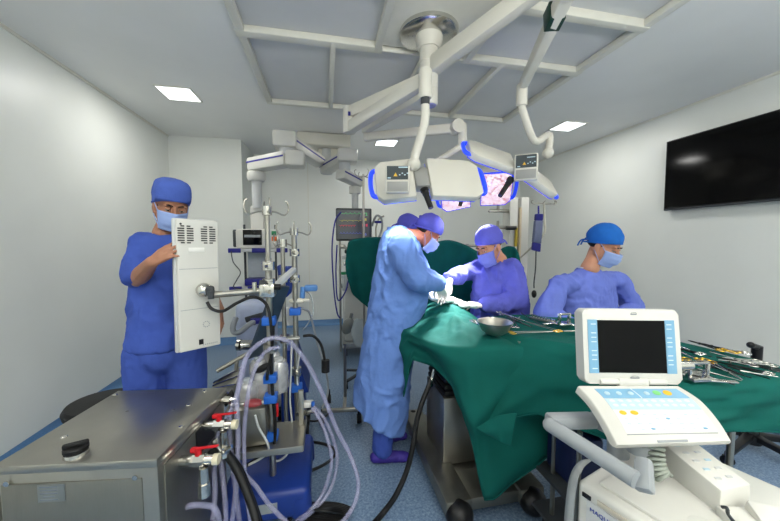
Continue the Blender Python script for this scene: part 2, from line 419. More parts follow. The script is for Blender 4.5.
def beam(g, a, b, wd, ht, wd2=None, ht2=None, bev=0.012, up=(0, 0, 1)):
    a, b = V(a), V(b); x = (b-a).normalized(); y = V(up).cross(x).normalized(); z = x.cross(y)
    wd2 = wd2 or wd; ht2 = ht2 or ht
    q = [a-y*wd/2-z*ht/2, b-y*wd2/2-z*ht2/2, b+y*wd2/2-z*ht2/2, a+y*wd/2-z*ht/2, a-y*wd/2+z*ht/2, b-y*wd2/2+z*ht2/2, b+y*wd2/2+z*ht2/2, a+y*wd/2+z*ht/2]
    return g.bevhexa(q, bev) if bev else g.hexa(q)

# ------------------------------------------------------------------ surgical light system
HX, HY = 0.725, 2.2
r = thing('surgical_light_mount', (HX, HY, 2.98), 'cream ceiling column with jointed arms carrying the surgical lamps', 'lamp mount')
g = G(); g.lathe([(0.001, 2.955), (0.19, 2.955), (0.205, 2.965), (0.205, 2.998), (0.001, 2.998)], (HX, HY, 0), 40); mk('ceiling_plate', g, CHR, r)
g = G(); g.lathe([(0.001, 2.87), (0.075, 2.87), (0.095, 2.93), (0.095, 2.955), (0.001, 2.955)], (HX, HY, 0), 28); mk('collar', g, ENA, r)
g = G(); g.lathe([(0.001, 2.60), (0.062, 2.60), (0.066, 2.61), (0.066, 2.695), (0.062, 2.70), (0.066, 2.705), (0.066, 2.775), (0.062, 2.78), (0.066, 2.785), (0.066, 2.87), (0.001, 2.87)], (HX, HY, 0), 28); mk('column', g, ENA, r)
g = G(); g.lathe([(0.001, 2.49), (0.05, 2.49), (0.056, 2.5), (0.056, 2.60), (0.001, 2.60)], (HX+0.01, HY, 0), 24); mk('camera_housing', g, ENA, r)
g = G(); g.lathe([(0.001, 2.484), (0.04, 2.484), (0.045, 2.49), (0.001, 2.49)], (HX+0.01, HY, 0), 24); mk('glass_lens', g, mat('violet_glass', (150, 150, 205), 0.1), r)
def arm(a, b, w1=0.085, h1=0.12, w2=0.075, h2=0.10):
    g = G(); beam(g, a, b, w1, h1, w2, h2, 0.018); return mk('arm', g, ENA, r)
def joint(p, z0, z1, rad=0.05):
    g = G(); g.lathe([(0.001, z0), (rad*.9, z0), (rad, z0+.01), (rad, z1-.01), (rad*.9, z1), (0.001, z1)], (p[0], p[1], 0), 20); mk('joint', g, ENA, r)
E1 = V((1.16, 1.38, 2.80)); arm((HX, HY, 2.74), (1.19, 1.34, 2.86)); joint(E1, 2.70, 2.93)
K1 = V((1.38, 2.08, 2.60)); arm((1.17, 1.40, 2.76), (1.375, 2.06, 2.63), 0.075, 0.10, 0.055, 0.075)
g = G(); beam(g, (1.205, 1.52, 2.742), (1.228, 1.60, 2.727), 0.082, 0.105, None, None, 0.004); mk('label_plate', g, mat('dark_label', (24, 60, 50), 0.4), r)
joint(K1, 2.49, 2.64, 0.038)
E2 = V((0.21, 2.80, 2.58)); arm((HX, HY, 2.66), (0.21, 2.80, 2.63)); joint(E2, 2.46, 2.68, 0.055)
arm((0.22, 2.78, 2.505), (0.60, 1.95, 2.52), 0.08, 0.10, 0.06, 0.09)
g = G(); g.box((0.205, 2.735, 2.60), (0.02, 0.012, 0.03)); mk('brake_knob', g, STRIPE, r, 0)
K2 = V((0.605, 1.90, 2.5)); joint(K2, 2.40, 2.57, 0.04)
g = G(); g.tube([(0.605, 1.90, 2.41), (0.605, 1.90, 2.36)], 0.028, 14); mk('swivel', g, DKG, r)
E3 = V((0.36, 2.98, 2.56)); arm((HX, HY, 2.58), (0.36, 2.98, 2.56), 0.08, 0.08, 0.07, 0.08)
K3 = V((1.12, 2.5, 2.5)); arm((0.36, 2.98, 2.49), (1.10, 2.5, 2.465), 0.06, 0.08, 0.06, 0.08)
g = G(); g.cyl((1.07, 2.46, 2.47), (1.07, 2.56, 2.47), 0.055, n=22); mk('joint_disc', g, ENA, r)
joint(K3, 2.32, 2.50, 0.034)

def lamp_head(c, ax, n, LL, LR, wd, arm_pts, label, panel=None, handle=None, glow=GLOWB, arm_r=0.027, fold=0.12):
    c = V(c); ax = V(ax).normalized(); n = V(n).normalized(); n = (n-ax*n.dot(ax)).normalized()
    r = thing('surgical_lamp', c, label, 'surgical lamp')
    g = G(); g.tube(smooth_path(arm_pts, 6), arm_r, 12); mk('spring_arm', g, ENA, r)
    g = G(); g.ell(arm_pts[-1], (0.042, 0.042, 0.042), None, 18, 12); mk('ball_joint', g, ENA, r)
    M0 = frame(c, ax, None, n)
    g = G(M0); g.box((0, 0, 0.02), (0.09, wd*0.5, 0.07), bev=0.015); mk('hub', g, ENAD, r)
    for sgn, L_ in ((-1, LL), (1, LR)):
        d = (ax*sgn+n*(-fold)).normalized()
        M = frame(c+ax*sgn*0.04, d, None, n)
        pol = [(0, -wd/2), (L_*.84, -wd/2), (L_, -wd*.36), (L_, wd*.36), (L_*.84, wd/2), (0, wd/2)]
        g = G(); g.prism(pol, M, 0.055, 0.014); wg = mk('wing', g, ENA, r)
        g = G(); g.prism([(x*0.93+0.01, y*0.9) for x, y in pol], M @ Matrix.Translation(V((0, 0, -0.006))), 0.006); mk('led_lens', g, LENS, wg, 0)
        g = G(); g.prism([(x*0.98+0.004, y*0.97) for x, y in pol], M @ Matrix.Translation(V((0, 0, -0.002))), 0.004); mk('blue_rim', g, glow, wg, 0)
        g = G(); g.tube([M @ V(p) for p in smooth_path([(L_*.9, -wd*.34, 0.025), (L_+.02, -wd*.30, 0.025), (L_+.032, 0, 0.025), (L_+.02, wd*.30, 0.025), (L_*.9, wd*.34, 0.025)], 5)], 0.015, 10)
        mk('handle', g, glow, wg)
    if handle:
        a, b = V(handle[0]), V(handle[1]); g = G(); d = (b-a); g.tube([a, a+d*.12, a+d*.15, a+d*.3, a+d*.32, b], [.026, .026, .021, .021, .018, .016], 14); mk('sterile_handle', g, BLK, r)
    if panel:
        pc, pw, ph = V(panel[0]), panel[1], panel[2]; f = (EYE-pc); f.z = f.z*0.3; f.normalize(); xx = V((0, 0, 1)).cross(f).normalized()
        M = frame(pc, xx, None, f)
        g = G(M); g.box((0, 0, -0.03), (pw, ph, 0.06), bev=0.01); pb = mk('control_panel', g, ENA, r)
        g = G(M); g.box((0, ph*.22, 0.001), (pw*.86, ph*.48, 0.004)); mk('display', g, mat('slate_display', (52, 62, 66), 0.25), pb, 0)
        g = G(M); g.prism([(-0.022, 0.014), (0.0, 0.014), (-0.011, 0.034)], M.inverted() @ M @ Matrix.Translation(V((0, 0.0, 0.003))), 0.001); mk('warning_symbol', g, YEL, pb, 0)
        for cxy, sz in [((0.012+0.014*i, 0.022+(i % 2)*0.008), (0.008, 0.006, 0.001)) for i in range(4)]+[((0.03, 0.062), (0.05, 0.006, 0.001)), ((-0.045, 0.006), (0.018, 0.006, 0.001))]:
            g = G(M); g.box((cxy[0], cxy[1], 0.0035), sz); mk('symbol', g, PALEB, pb, 0)
        g = G(M); g.box((0, -ph*.26, 0.0015), (pw*.84, ph*.34, 0.004), bev=0.001); mk('lower_panel', g, ENAD, pb)
    return r
lamp_head((0.585, 1.92, 1.90), (1, -0.12, 0.05), (-0.08, -0.86, 0.5), 0.24, 0.34, 0.30,
          [(0.605, 1.90, 2.37), (0.60, 1.90, 2.25), (0.545, 1.90, 2.06), (0.535, 1.90, 2.0)],
          'cream surgical lamp facing away with control panel, nearest the ceiling column', (at(397.5, 179, d=1.72), 0.135, 0.15), (at(424, 189, d=1.9), at(431, 208, d=1.86)))
lamp_head(at(515, 170, d=2.3), (0.95, 0.05, -0.36), (-0.2, -0.62, 0.75), 0.36, 0.32, 0.24,
          [(1.38, 2.08, 2.50), (1.40, 2.09, 2.46), (1.52, 2.12, 2.27), at(549, 135, d=2.4), at(548, 153, d=2.4)],
          'slim tilted surgical lamp with control panel, the one nearest the television', (at(526, 167, d=2.12), 0.15, 0.175), (at(511, 179, d=2.2), at(500, 196, d=2.14)))
lamp_head(at(476, 191, d=2.75), (0.9, -0.35, 0.1), (0.05, 0.62, 0.78), 0.27, 0.26, 0.40,
          [(1.12, 2.5, 2.33), (1.10, 2.51, 2.31), (0.93, 2.55, 2.2), at(437, 164, d=2.7), at(456, 172, d=2.75)],
          'surgical lamp whose lit pinkish LED underside faces down, behind the other two', None, (at(464, 190, d=2.6), at(460, 206, d=2.6)))
spot_lamp('surgical_beam', at(478, 186, d=2.7)+V((0, -0.05, -0.1)), (0.86, 2.1, 1.1), 380, math.radians(42), 0.7, (1, 0.97, 0.97))
spot_lamp('surgical_beam', V((0.42, 1.93, 1.78)), (0.60, 2.12, 1.15), 62, math.radians(50), 0.6, (1, 0.98, 0.98))
spot_lamp('surgical_beam', V((0.85, 1.95, 1.80)), (0.84, 2.15, 1.1), 32, math.radians(50), 0.7, (1, 0.98, 0.98))

# ------------------------------------------------------------------ anaesthesia pendants on the ceiling at the back
r = thing('ceiling_pendant', at(318, 150, Y=5.0), 'white ceiling pendant with blue striped boxy arms hanging at the back of the room', 'ceiling pendant')
g = G(); g.box((-0.01, 4.70, 2.91), (0.72, 0.5, 0.17), bev=0.02); mk('ceiling_box', g, ENA, r)
g = G(); g.box((0.10, 4.74, 2.73), (0.40, 0.34, 0.20), bev=0.03); mk('motor_housing', g, ENA, r)
def parm(p, q, wd, h, nm='arm'):
    p = V(p); q = V(q); x = (q-p).normalized(); y = V((0, 0, 1)).cross(x).normalized(); side = y if y.dot(EYE-p) > 0 else -y
    g = G(); beam(g, p, q, wd, h, wd*.9, h*.92, 0.02); a_ = mk(nm, g, PLW, r)
    g = G(); beam(g, p+side*(wd/2+.001)+V((0, 0, h*.12)), q+side*(wd*.45+.001)+V((0, 0, h*.12)), 0.004, 0.018, bev=0); mk('blue_stripe', g, STRIPE, a_, 0)
colx, coly = -0.80, 4.03
PV = V((-0.06, 4.62, 2.62))
eA = V((-0.41, 3.74, 2.64)); parm(eA, PV+V((0, -.1, -.01)), 0.17, 0.15)
g = G(); g.box(eA+V((-.02, 0, 0.0)), (0.24, 0.24, 0.17), bev=0.02); mk('elbow', g, PLW, r)
g = G(); g.cyl(eA+V((0, 0, -0.07)), eA+V((0, 0, -0.15)), 0.085, n=20); mk('joint', g, PLLG, r)
parm((-0.40, 3.72, 2.44), (colx-.05, coly, 2.42), 0.17, 0.16)
g = G(); g.box((-0.32, 3.70, 2.43), (0.2, 0.22, 0.17), bev=0.03); mk('elbow_box', g, PLW, r)
g = G(); g.lathe([(0.001, 2.24), (0.09, 2.24), (0.105, 2.27), (0.105, 2.33), (0.09, 2.35), (0.001, 2.35)], (colx, coly, 0), 24); mk('flange', g, PLW, r)
g = G(); g.cyl((colx, coly, 2.30), (colx, coly, 1.92), 0.055, n=20); mk('column', g, PLLG, r)
g = G(); g.cyl((0.02, 4.62, 2.82), (0.02, 4.62, 2.48), 0.08, n=20); mk('joint', g, PLLG, r)
b1 = V((0.24, 4.02, 2.56)); parm(V((0.0, 4.55, 2.53)), b1, 0.17, 0.14)
g = G(); g.box(b1+V((0.03, -.02, 0.01)), (0.24, 0.24, 0.15), bev=0.02); mk('elbow', g, PLW, r)
g = G(); g.cyl(b1+V((0, 0, -.06)), b1+V((0, 0, -.16)), 0.07, n=20); mk('joint', g, PLLG, r)
cB = at(355, 195, Y=4.25)
parm(b1+V((-.06, -.04, -.2)), (cB.x+.06, cB.y, 2.30), 0.16, 0.13)
g = G(); g.lathe([(0.001, 2.16), (0.075, 2.16), (0.08, 2.25), (0.001, 2.25)], (cB.x, cB.y, 0), 20); mk('flange', g, PLW, r)
g = G(); g.cyl((cB.x, cB.y, 2.2), (cB.x, cB.y, 1.9), 0.045, n=20); mk('column', g, PLLG, r)

# equipment tower on the left pendant column
r = thing('equipment_tower', (colx, coly, 0.9), 'pale equipment tower with navy edged shelves hanging from the left pendant column', 'equipment tower')
g = G(); g.box((colx, coly+0.04, 1.72), (0.15, 0.14, 0.46), bev=0.02); mk('upper_column', g, PLW, r)
g = G(); g.box((-0.80, coly+0.06, 1.15), (0.24, 0.16, 0.66), bev=0.015); mk('body', g, mat('pale_blue_grey', (176, 184, 190), 0.4), r)
for x in (-0.95, -0.60):
    g = G(); g.box((x, coly, 1.25), (0.022, 0.03, 0.95), bev=0.004); mk('rail', g, DKG, r)
for z, x0, x1 in ((1.425, -1.05, -0.44), (1.0, -1.05, -0.55)):
    g = G(); g.box(((x0+x1)/2, 3.92, z), (x1-x0, 0.34, 0.035), bev=0.008); sh = mk('shelf', g, PLLG, r)
    for xc, wd in ((x0+0.06, 0.13), ((x0+x1)/2+0.02, 0.17), (x1-0.05, 0.12)):
        g = G(); g.box((xc, 3.742, z), (wd, 0.02, 0.05), bev=0.006); mk('bumper', g, NAVY, sh)
g = G(); g.box((-0.80, 3.90, 1.06), (0.22, 0.2, 0.075), bev=0.008); mk('drawer', g, NAVY, r)
g = G(); g.tube(smooth_path([(-1.02, 3.73, 1.42), (-1.0, 3.72, 1.3), (-.93, 3.72, 1.19), (-.97, 3.72, 1.1), (-1.0, 3.72, 1.02), (-.88, 3.73, .98)], 6), 0.006, 6); mk('cable', g, DKG, r)

r = thing('defibrillator', (-0.78, 3.9, 1.443), 'white portable monitor with dark screen and coloured knobs on the tower shelf', 'medical monitor')
g = G(); g.box((-0.76, 3.90, 1.555), (0.46, 0.22, 0.22), bev=0.025); mk('casing', g, PLW, r)
g = G(); g.box((-0.81, 3.787, 1.57), (0.2, 0.006, 0.17), bev=0.002); sc = mk('screen', g, SCR, r)
g = G(); g.box((-0.81, 3.783, 1.585), (0.17, 0.002, 0.03)); mk('screen_band', g, PLG, sc, 0)
g = G(); g.box((-0.58, 3.785, 1.62), (0.05, 0.012, 0.045), bev=0.004); mk('green_label', g, GREEN, r)
g = G(); g.box((-0.575, 3.785, 1.555), (0.06, 0.012, 0.05), bev=0.004); mk('orange_label', g, ORANGE, r)
g = G(); g.box((-1.01, 3.9, 1.56), (0.05, 0.1, 0.2), bev=0.015); mk('side_paddle', g, DKG, r)

# ------------------------------------------------------------------ anaesthesia monitor and breathing equipment
r = thing('anaesthesia_monitor', at(354, 241, Y=3.9), 'black framed patient monitor with red and green traces, hanging behind the green screen drape', 'medical monitor')
mc = at(354, 224.5, Y=3.9); M = frame(mc, (1, -0.06, 0), None, (-0.06, -1, 0.03))
g = G(M); g.box((0, 0, -0.03), (0.44, 0.40, 0.06), bev=0.015); mk('casing', g, DKG, r)
g = G(M); g.box((-0.01, 0, 0.0015), (0.40, 0.35, 0.003)); scr = mk('screen', g, mat('monitor_screen', (60, 66, 72), 0.12, emit=(70, 76, 82), estr=0.2), r, 0)
def trace(y, x0, x1, amp, fr, m, nm, seed=0):
    g = G(M); pts = []
    for i in range(60):
        t = i/59; x = x0+(x1-x0)*t; ph = (t*fr) % 1
        pts.append((x, y+amp*math.exp(-((ph-.5)/.09)**2)*(1 if seed == 0 else math.sin(ph*9)), 0.004))
    g.tube(pts, 0.0015, 4); mk(nm, g, m, scr, 0)
EG = mat('green_trace', (60, 200, 110), 0.5, emit=(60, 200, 110), estr=0.5); ER = mat('red_trace', (230, 50, 80), 0.5, emit=(230, 50, 80), estr=0.7); EY = mat('yellow_trace', (210, 200, 80), 0.5, emit=(210, 200, 80), estr=0.5)
EB = mat('blue_trace', (90, 110, 210), 0.5, emit=(90, 110, 210), estr=0.4)
trace(0.13, -0.18, 0.09, 0.02, 5, EG, 'green_trace'); trace(-0.01, -0.18, 0.02, 0.02, 6, ER, 'red_trace', 1); trace(0.05, -0.18, 0.09, 0.015, 4, EY, 'yellow_trace', 1); trace(-0.11, -0.18, 0.09, 0.02, 7, EB, 'blue_trace')
for (x, y, s_, m) in ((0.14, 0.125, '72', EG), (0.13, -0.01, '118', ER), (0.13, 0.06, '98', EY), (0.13, -0.12, '36', EB)):
    text('reading', s_, 0.05, M @ Matrix.Translation(V((x, y, 0.004))), m, scr)
ax_, ay_ = 0.20, 4.1
r = thing('anaesthesia_machine', (0.3, 4.2, 0), 'white wheeled anaesthesia machine behind the green screen drape', 'anaesthesia machine')
g = G(); g.box((0.44, 4.4, 0.62), (0.42, 0.5, 0.85), bev=0.03); mk('cabinet', g, PLW, r)
g = G(); g.box((0.44, 4.38, 1.06), (0.5, 0.55, 0.03), bev=0.008); mk('worktop', g, PLLG, r)
g = G(); g.box((0.44, 4.4, 0.15), (0.5, 0.6, 0.08), bev=0.02); mk('base', g, PLG, r)
for x, y in ((0.24, 4.15), (0.66, 4.15), (0.24, 4.65), (0.66, 4.65)):
    g = G(); g.cyl((x-0.02, y, 0.055), (x+0.02, y, 0.055), 0.055, n=18); g.box((x, y, 0.1), (0.03, 0.05, 0.04)); mk('caster', g, DKG, r)
g = G(); g.cyl((0.17, 4.0, 0.12), (0.17, 4.0, 1.6), 0.014, n=10); g.box((0.22, 4.1, 0.95), (0.1, 0.2, 0.03)); mk('rail', g, STEEL, r)
for i, (z, x) in enumerate(((1.46, .2), (1.40, .26), (1.33, .22), (1.25, .24), (1.48, .31))):
    g = G(); g.box((x, 3.93, z), (0.07, 0.05, 0.05), bev=0.01); g.cyl((x+.02, 3.9, z), (x+.05, 3.87, z-.03), 0.018, n=10); mk('valve_block', g, (STEEL, DKG, PLW, CHR, PLW)[i], r)
g = G(); g.cyl((0.22, 3.9, 1.12), (0.22, 3.9, 0.92), 0.03, n=14); mk('flow_tube', g, CLEARB, r)
g = G(); g.cyl((0.22, 3.9, 1.15), (0.22, 3.9, 1.12), 0.045, n=14); mk('green_connector', g, GREEN, r)
bb = at(348, 326, Y=3.95)
g = G(); g.ell(bb, (0.075, 0.07, 0.11), Matrix.Rotation(0.4, 3, 'Y')); g.cyl(bb+V((.03, 0, .09)), bb+V((.05, 0, .16)), 0.02, n=10); o = mk('breathing_bag', g, mat('grey_rubber', (118, 122, 120), 0.45), None)
tag(o, 'grey rubber breathing bag hanging beside the anaesthesia machine', 'breathing bag')
g = G(); g.ell(at(360, 333, Y=3.9), (0.11, 0.04, 0.19), None); o = mk('plastic_waste_bag', g, CLEARB, None); displace(o.data, lambda c: 0.02*vnoise(c*22)); tag(o, 'clear plastic bag hanging under the anaesthesia monitor', 'plastic bag')
def cable(pts, rad, m, label, cat='cable', name='cable', n=6, group=None, k=7, sm=8):
    g = G(); g.tube(smooth_path(pts, sm), rad, k); o = mk(name, g, m, None, 180); return tag(o, label, cat, group)
cable([at(341, 212, Y=3.88), at(335, 222, Y=3.86), at(332, 250, Y=3.86), at(334, 290, Y=3.86), at(337, 312, Y=3.86), at(340, 318, Y=3.86)], 0.009, STRIPE, 'dark blue cable looping down left of the anaesthesia monitor')
cable([at(337, 245, Y=3.84), at(336, 275, Y=3.84), at(338, 300, Y=3.84), at(346, 290, Y=3.84), at(350, 270, Y=3.84)], 0.009, STRIPE, 'blue cable running along the rail below the anaesthesia monitor')
cable([at(372, 226, Y=4.0), at(376, 216, Y=4.0), at(381, 218, Y=4.0), at(382, 228, Y=4.0), at(378, 240, Y=4.0)], 0.014, PLG, 'grey breathing hose looped above the green screen drape', 'hose', 'breathing_hose')
cable([at(376, 240, Y=4.02), at(376, 228, Y=4.02), at(379, 219, Y=4.02), at(384, 216, Y=4.02)], 0.012, STEEL, 'steel coloured hose beside the looped breathing hose', 'hose', 'breathing_hose')
g = G(); g.box(at(378, 222, Y=3.96), (0.09, 0.03, 0.03), bev=0.008); o = mk('hose_clip', g, NAVY, None); tag(o, 'small navy clip gripping the hoses above the green screen drape', 'clip')

# thin infusion stand behind the screen drape
px_ = at(363.5, 200, Y=3.35)
r = thing('infusion_stand', (px_.x, px_.y, 0), 'thin infusion stand with four small hooks in front of the anaesthesia monitor', 'infusion stand')
topz = at(363, 174, Y=3.35).z
g = G(); g.cyl((px_.x, px_.y, 0.12), (px_.x, px_.y, topz), 0.012, n=10); mk('pole', g, STEEL, r)
for k in range(4):
    a = k*PI/2+0.4; d = V((math.cos(a), math.sin(a), 0)); p = V((px_.x, px_.y, topz))
    g = G(); g.tube(smooth_path([p-V((0, 0, .02)), p+d*.05-V((0, 0, .03)), p+d*.09-V((0, 0, .02)), p+d*.105+V((0, 0, .02)), p+d*.085+V((0, 0, .035))], 5), 0.005, 6); mk('hook', g, STEEL, r)
for k in range(5):
    a = k*2*PI/5; d = V((math.cos(a), math.sin(a), 0)); g = G(); beam(g, V((px_.x, px_.y, 0.12)), V((px_.x, px_.y, 0.08))+d*.25, 0.03, 0.025, bev=0.005); g.cyl(V((px_.x, px_.y, 0.035))+d*.25-V((.012, 0, 0)), V((px_.x, px_.y, 0.035))+d*.25+V((.012, 0, 0)), 0.035, n=12); mk('leg', g, DKG, r)

# ------------------------------------------------------------------ pale equipment column and pressure bag at the back right
c0 = at(515, 240, Y=4.3); zt = at(515, 198, Y=4.3).z
r = thing('equipment_column', (c0.x, 4.3, 0), 'tall pale equipment column with side rails standing behind the nurse in violet', 'equipment column')
g = G(); g.box((c0.x-.09, 4.3, zt/2+.05), (0.13, 0.2, zt-.1), bev=0.01); mk('post', g, PLW, r)
g = G(); g.box((c0.x+.09, 4.3, zt/2+.05), (0.13, 0.2, zt-.1), bev=0.01); mk('post', g, PLW, r)
g = G(); g.box((c0.x, 4.33, zt/2+.05), (0.06, 0.1, zt-.14)); mk('channel', g, PLG, r, 0)
g = G(); g.cyl((c0.x+.01, 4.2, 1.0), (c0.x+.01, 4.2, 2.02), 0.022, n=14); mk('brass_tube', g, mat('beige_tube', (206, 190, 160), 0.4), r)
g = G(); g.cyl((c0.x-.07, 4.17, 1.45), (c0.x-.07, 4.17, 1.72), 0.022, n=14); mk('yellow_tube', g, mat('mustard_plastic', (190, 165, 50), 0.4), r)
for z in (at(490, 211, Y=4.2).z, at(490, 228, Y=4.2).z):
    g = G(); g.box((c0.x-.3, 4.25, z), (0.34, 0.05, 0.03), bev=0.006); g.box((c0.x-.32, 4.25, z+.06), (0.02, 0.04, 0.1)); g.box((c0.x-.3, 4.25, z+.03), (0.3, 0.03, 0.012)); mk('side_rail', g, STEEL, r)
g = G(); g.cyl((c0.x-.22, 4.2, 1.72), (c0.x-.08, 4.15, 1.72), 0.028, n=14); mk('knob', g, BLK, r)
g = G(); g.box((c0.x, 4.3, 0.06), (0.5, 0.45, 0.12), bev=0.02); mk('foot', g, PLG, r)

q = [at(544, 204, Y=3.9), at(544.5, 220, Y=3.9), at(544, 234, Y=3.9), at(532, 247, Y=4.0), at(519, 259, Y=4.15)]
r = thing('infusion_arm', q[-1], 'bent beige infusion arm with wire hooks, reaching out from the pale column', 'infusion arm')
g = G(); g.tube(smooth_path(q, 6), 0.013, 8); mk('arm_tube', g, mat('beige_metal', (196, 192, 176), 0.35, 0.4), r)
for sx in (-1, 1):
    g = G(); g.tube(smooth_path([q[0], q[0]+V((sx*.08, 0, .01)), q[0]+V((sx*.17, 0, .0)), q[0]+V((sx*.2, 0, .03)), q[0]+V((sx*.17, 0, .05))], 5), 0.007, 6); mk('hook', g, STEEL, r)
    g = G(); g.tube(smooth_path([q[0], q[0]+V((sx*.05, -.06, -.01)), q[0]+V((sx*.09, -.1, .0)), q[0]+V((sx*.07, -.12, .03))], 5), 0.006, 6); mk('hook', g, STEEL, r)
r = thing('pressure_bag', at(538, 250, Y=3.88), 'navy and grey pressure infusion bag with black bulb hanging from the bent arm', 'pressure bag')
tl, tr, br, bl = at(535.5, 214, Y=3.88), at(542.5, 214, Y=3.88), at(539.5, 252, Y=3.88), at(532, 250, Y=3.88)
def quadslab(a, b, c, d, th, m, nm, par, bev=0.01):
    n_ = (V(b)-V(a)).cross(V(d)-V(a)).normalized()*th/2
    g = G(); g.bevhexa([a-n_, b-n_, c-n_, d-n_, a+n_, b+n_, c+n_, d+n_], bev); return mk(nm, g, m, par)
quadslab(tl, tr, tr.lerp(br, .18), tl.lerp(bl, .18), 0.05, NAVY, 'top_band', r)
quadslab(tl.lerp(bl, .18), tr.lerp(br, .18), tr.lerp(br, .78), tl.lerp(bl, .78), 0.06, mat('grey_blue_mesh', (112, 120, 150), 0.7), 'mesh_body', r)
quadslab(tl.lerp(bl, .78), tr.lerp(br, .78), br, bl, 0.05, NAVY, 'bottom_band', r)
g = G(); g.cyl(at(538.5, 206, Y=3.9), at(538.5, 215, Y=3.88), 0.012, n=8); mk('hanger', g, NAVY, r)
g = G(); g.tube(smooth_path([at(536, 251, Y=3.88), at(535.5, 268, Y=3.88), at(534, 282, Y=3.88), at(534, 288, Y=3.88)], 5), 0.009, 7); mk('tube', g, DKG, r)
g = G(); g.ell(at(534, 294, Y=3.88), (0.034, 0.034, 0.055)); mk('bulb', g, BLK, r)

# ------------------------------------------------------------------ stainless heater-cooler unit, front left
Th = rotz(math.radians(-7.5), (-0.785, 1.44, 0))
r = thing('heater_cooler_unit', (-0.785, 1.44, 0), 'brushed stainless steel heater cooler box in the front left corner of the view', 'medical machine')
g = G(Th); g.box((0, 0, 0.425), (0.50, 0.50, 0.69), bev=0.006); mk('body', g, STEEL, r)
g = G(Th); g.prism([(-0.255, 0), (-0.255, -0.6), (-0.40, -0.6), (-0.40, -0.16)], Matrix(((1, 0, 0, 0), (0, 0, -1, 0.25), (0, 1, 0, 0.74), (0, 0, 0, 1))), 0.5, 0.004); mk('side_housing', g, STEEL, r)
g = G(Th); g.box((0, 0, 0.785), (0.515, 0.525, 0.03), bev=0.005); lid = mk('lid', g, STEEL, r)
g = G(Th); g.box((-0.02, -0.2515, 0.45), (0.44, 0.006, 0.56), bev=0.002); fp = mk('front_panel', g, STEELD, r)
for x, z in ((-0.22, 0.735), (0.18, 0.735)):
    g = G(Th); g.cyl((x, -0.255, z), (x, -0.2575, z), 0.009, n=12); mk('screw', g, CHR, fp)
g = G(Th); g.box((-0.085, -0.2552, 0.695), (0.085, 0.001, 0.06)); pl = mk('rating_plate', g, STEEL, fp, 0)
for i in range(5):
    g = G(Th); g.box((-0.093, -0.2560, 0.717-i*0.011), (0.055 if i != 3 else 0.035, 0.0006, 0.003)); o = mk('print_line', g, INK, fp, 0)
for px__, py__ in ((115, 395), (205, 391), (189, 405), (181, 427), (64, 437)):
    q_ = Th.inverted() @ at(px__, py__, Z=.8); x, y = q_.x, q_.y
    g = G(Th); g.ell((x, y, 0.801), (0.011, 0.011, 0.003)); mk('screw', g, CHR, lid)
for x, y in ((-0.07, 0.06), (0.12, 0.06)):
    g = G(Th); g.ell((x, y, 0.8), (0.006, 0.006, 0.002)); mk('rivet', g, STEELD, lid)
KP = Th.inverted() @ at(76, 449, Z=.82)
g = G(Th @ Matrix.Translation(V((KP.x+.125, KP.y+.145, 0)))); g.cyl((-0.125, -0.145, 0.8), (-0.125, -0.145, 0.812), 0.034, 0.032, 26); mk('filler_neck', g, CHR, r)
g = G(Th @ Matrix.Translation(V((KP.x+.125, KP.y+.145, 0)))); g.lathe([(0.001, 0.812), (0.030, 0.812), (0.034, 0.818), (0.034, 0.828), (0.029, 0.832), (0.001, 0.832)], (-0.125, -0.145, 0), 26)
g.box((-0.125, -0.145, 0.836), (0.068, 0.015, 0.020), Matrix.Rotation(0.5, 3, 'Z'), bev=0.006); mk('filler_cap', g, RUB, r)
g = G(Th); g.box((0.2525, 0.0, 0.45), (0.006, 0.44, 0.60), bev=0.002); sp = mk('side_panel', g, STEELD, r)
g = G(Th); g.box((0.256, 0.05, 0.69), (0.004, 0.15, 0.11)); mk('vent', g, BLK, sp, 0)
for i, (y, z) in enumerate(((0.04, 0.735), (-0.13, 0.70))):
    g = G(Th); g.cyl((0.25, y, z), (0.30, y, z), 0.019, n=14); g.cyl((0.30, y, z), (0.345, y, z), 0.024, n=6); g.cyl((0.345, y, z), (0.375, y, z), 0.017, n=14); vb = mk('valve', g, CHR, r)
    g = G(Th); g.cyl((0.375, y, z), (0.395, y, z), 0.02, n=12); mk('hose_barb', g, mat('ivory_plastic_%d' % i, (214, 206, 178), 0.5), vb)
    g = G(Th); g.cyl((0.32, y, z+.02), (0.32, y, z+.045), 0.012, n=10); g.box((0.345, y, z+.048), (0.10, 0.013, 0.007), Matrix.Rotation(-0.1, 3, 'Y'), bev=0.004); g.box((0.305, y, z+.040), (0.024, 0.02, 0.018), bev=0.005); mk('red_lever', g, RED, vb)
    g = G(Th); g.cyl((0.345, y-.015, z-.02), (0.345, y-.015, z-.11), 0.016, n=10); g.cyl((0.345, y-.015, z-.08), (0.345, y-.015, z-.13), 0.021, n=8); mk('outlet_elbow', g, CHR, vb)
g = G(Th); g.cyl((0.25, 0.2, 0.765), (0.33, 0.2, 0.765), 0.012, n=10); g.cyl((0.27, 0.2, 0.765), (0.30, 0.2, 0.765), 0.018, n=8); mk('inlet', g, CHR, r)
for x in (-0.2, 0.2):
    for y in (-0.2, 0.2):
        g = G(Th); g.cyl((x-.015, y, 0.045), (x+.015, y, 0.045), 0.045, n=16); g.box((x, y, 0.08), (0.05, 0.05, 0.02)); mk('caster', g, RUB, r)

